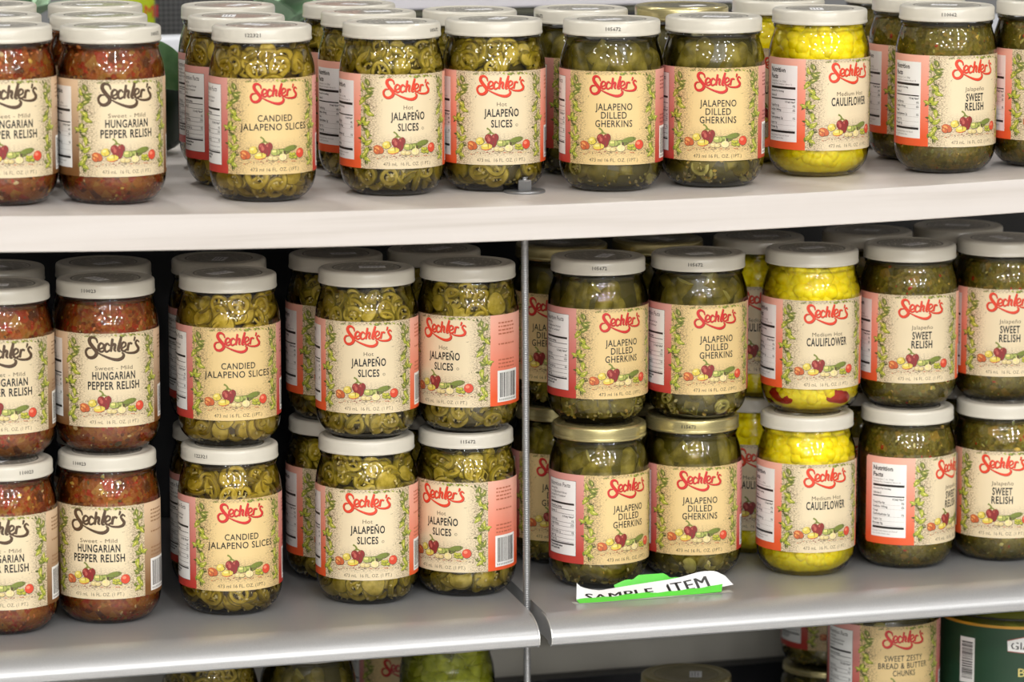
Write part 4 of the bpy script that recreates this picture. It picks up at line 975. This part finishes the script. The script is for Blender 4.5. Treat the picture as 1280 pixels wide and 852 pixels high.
for i in range(14): put_bit(mb, rnd, (rnd.uniform(8, 32), -11.0, rnd.uniform(66, 80)), 4, rnd.choice((M_REDBIT, M_ORBIT, M_YEL)), False, (1, .3, .7))
link('printed_food', mb.mesh('printed_food'), pk)

# dark woven basket
k = NT('dark_weave'); co = k.coord(); wv = k.n('ShaderNodeTexWave'); wv.inputs['Scale'].default_value = 60; wv.bands_direction = 'Z'; k.put(wv.inputs[0], co)
wv2 = k.n('ShaderNodeTexWave'); wv2.inputs['Scale'].default_value = 60; wv2.bands_direction = 'X'; k.put(wv2.inputs[0], co)
k.put(k.b.inputs['Base Color'], k.mix(k.math('MULTIPLY', wv.outputs[1], wv2.outputs[1]), lin((46, 46, 48)), lin((118, 118, 120)))); k.b.inputs['Roughness'].default_value = .7
t = thing('woven_basket', 'dark grey woven basket standing behind the candied jalapeno jars', 'basket', (.0, .92, TZ + .0005))
mb = MB(); mb.box(-.130, .170, -.09, .10, 0, .125, k.m); link('basket_body', bevel(mb.mesh('basket_body', 1), .012), t)
mb = MB(); mb.box(-.134, .174, -.094, .104, .113, .127, simple('basket_rim', (34, 34, 36), .6)); link('rim', bevel(mb.mesh('rim', 1), .005), t)
t = thing('snack_box', 'orange-red carton glimpsed above the candied jalapeno lids', 'box', (.045, .95, TZ + .1285))
mb = MB(); mb.box(-.075, .075, -.03, .03, 0, .09, simple('orange_carton', (206, 74, 34), .5)); link('carton', bevel(mb.mesh('carton', 1), .002), t)
mb = MB(); mb.box(-.06, .06, -.0308, -.03, .03, .07, M_REDBIT); link('printed_panel', mb.mesh('printed_panel', 1), t)

# leaf garlands
def garland(label, loc, spots, z0):
    t = thing('leaf_garland', label, 'garland', loc)
    mb = MB(); mb.lathe([(.6, 0), (.6, 3), (z0 * 1000 + 30, 2), (z0 * 1000 + 30, 0)], M_LEAF, 10); link('stem', mb.mesh('stem'), t)
    for i, (az, tl, L, W, z) in enumerate(spots):
        o = link('leaf', LF[i % 3], t, (0, 0, z)); o.rotation_euler = (tl, 0, az); o.scale = (W, L, L)
LF = [leaf_mesh(80, 46, M_SAGE, .4), leaf_mesh(80, 46, M_SAGE, .6), leaf_mesh(80, 46, M_SAGE, .2)]
SP = [(-.5, 1.0, 1, 1.2, .09), (.5, 1.1, 1.1, 1.1, .085), (-1.1, .8, 1, 1.1, .08), (1.2, .8, 1, 1.2, .08), (.1, .7, 1, 1.3, .06), (-.7, .5, 1, 1.2, .05), (.8, .5, 1, 1.2, .05), (3.0, .9, 1, 1.1, .09), (2.2, .8, 1, 1.2, .08), (-2.4, .8, 1, 1.2, .08)]
garland('sage green leaf garland standing behind the leftmost jar lids', (-.318, .60, TZ + .0005), SP, .08)
garland('pale green leaf garland right of the rear candied jalapeno lid', (-.052, .575, TZ + .0005), [(z_[0] + .25, z_[1], .8, z_[3] * .9, z_[4]) for z_ in SP], .08)

# white plastic tray behind the jalapeno jars
t = thing('plastic_tray', 'white plastic tray glimpsed above the rear jalapeno slices lids', 'tray', (.155, .62, TZ + .0975))
M_TRAY = simple('white_translucent_plastic', (232, 230, 238), .12, 0, .6, .5)
mb = MB(); o_ = [(-.16, -.03), (.30, -.03), (.30, .16), (-.16, .16)]; sc_ = lambda s, z: [(x * s, y * s + (1 - s) * .06, z) for x, y in o_]
rings = [sc_(.90, 0), sc_(.97, .030), sc_(1.04, .033), sc_(1.04, .036), sc_(.95, .034), sc_(.88, .003)]
vs = [p for r_ in rings for p in r_]
fs = [(4 * i + q, 4 * i + (q + 1) % 4, 4 * i + 4 + (q + 1) % 4, 4 * i + 4 + q) for i in range(5) for q in range(4)] + [(3, 2, 1, 0), (20, 21, 22, 23)]
mb.add(vs, fs, M_TRAY, False); link('tray_body', bevel(mb.mesh('tray_body', 1), .003), t)

t = thing('storage_crate', 'dark olive crate under the white plastic tray behind the top shelf', 'crate', (.155, .62, TZ + .0004))
mb = MB(); mb.box(-.13, .27, -.02, .15, 0, .0965, simple('dark_olive_crate', (74, 74, 58), .6)); link('crate_body', bevel(mb.mesh('crate_body', 1), .004), t)
mb = MB(); mb.box(-.135, .275, -.025, -.02, .06, .09, M_DARK); link('front_slat', mb.mesh('front_slat', 1), t)
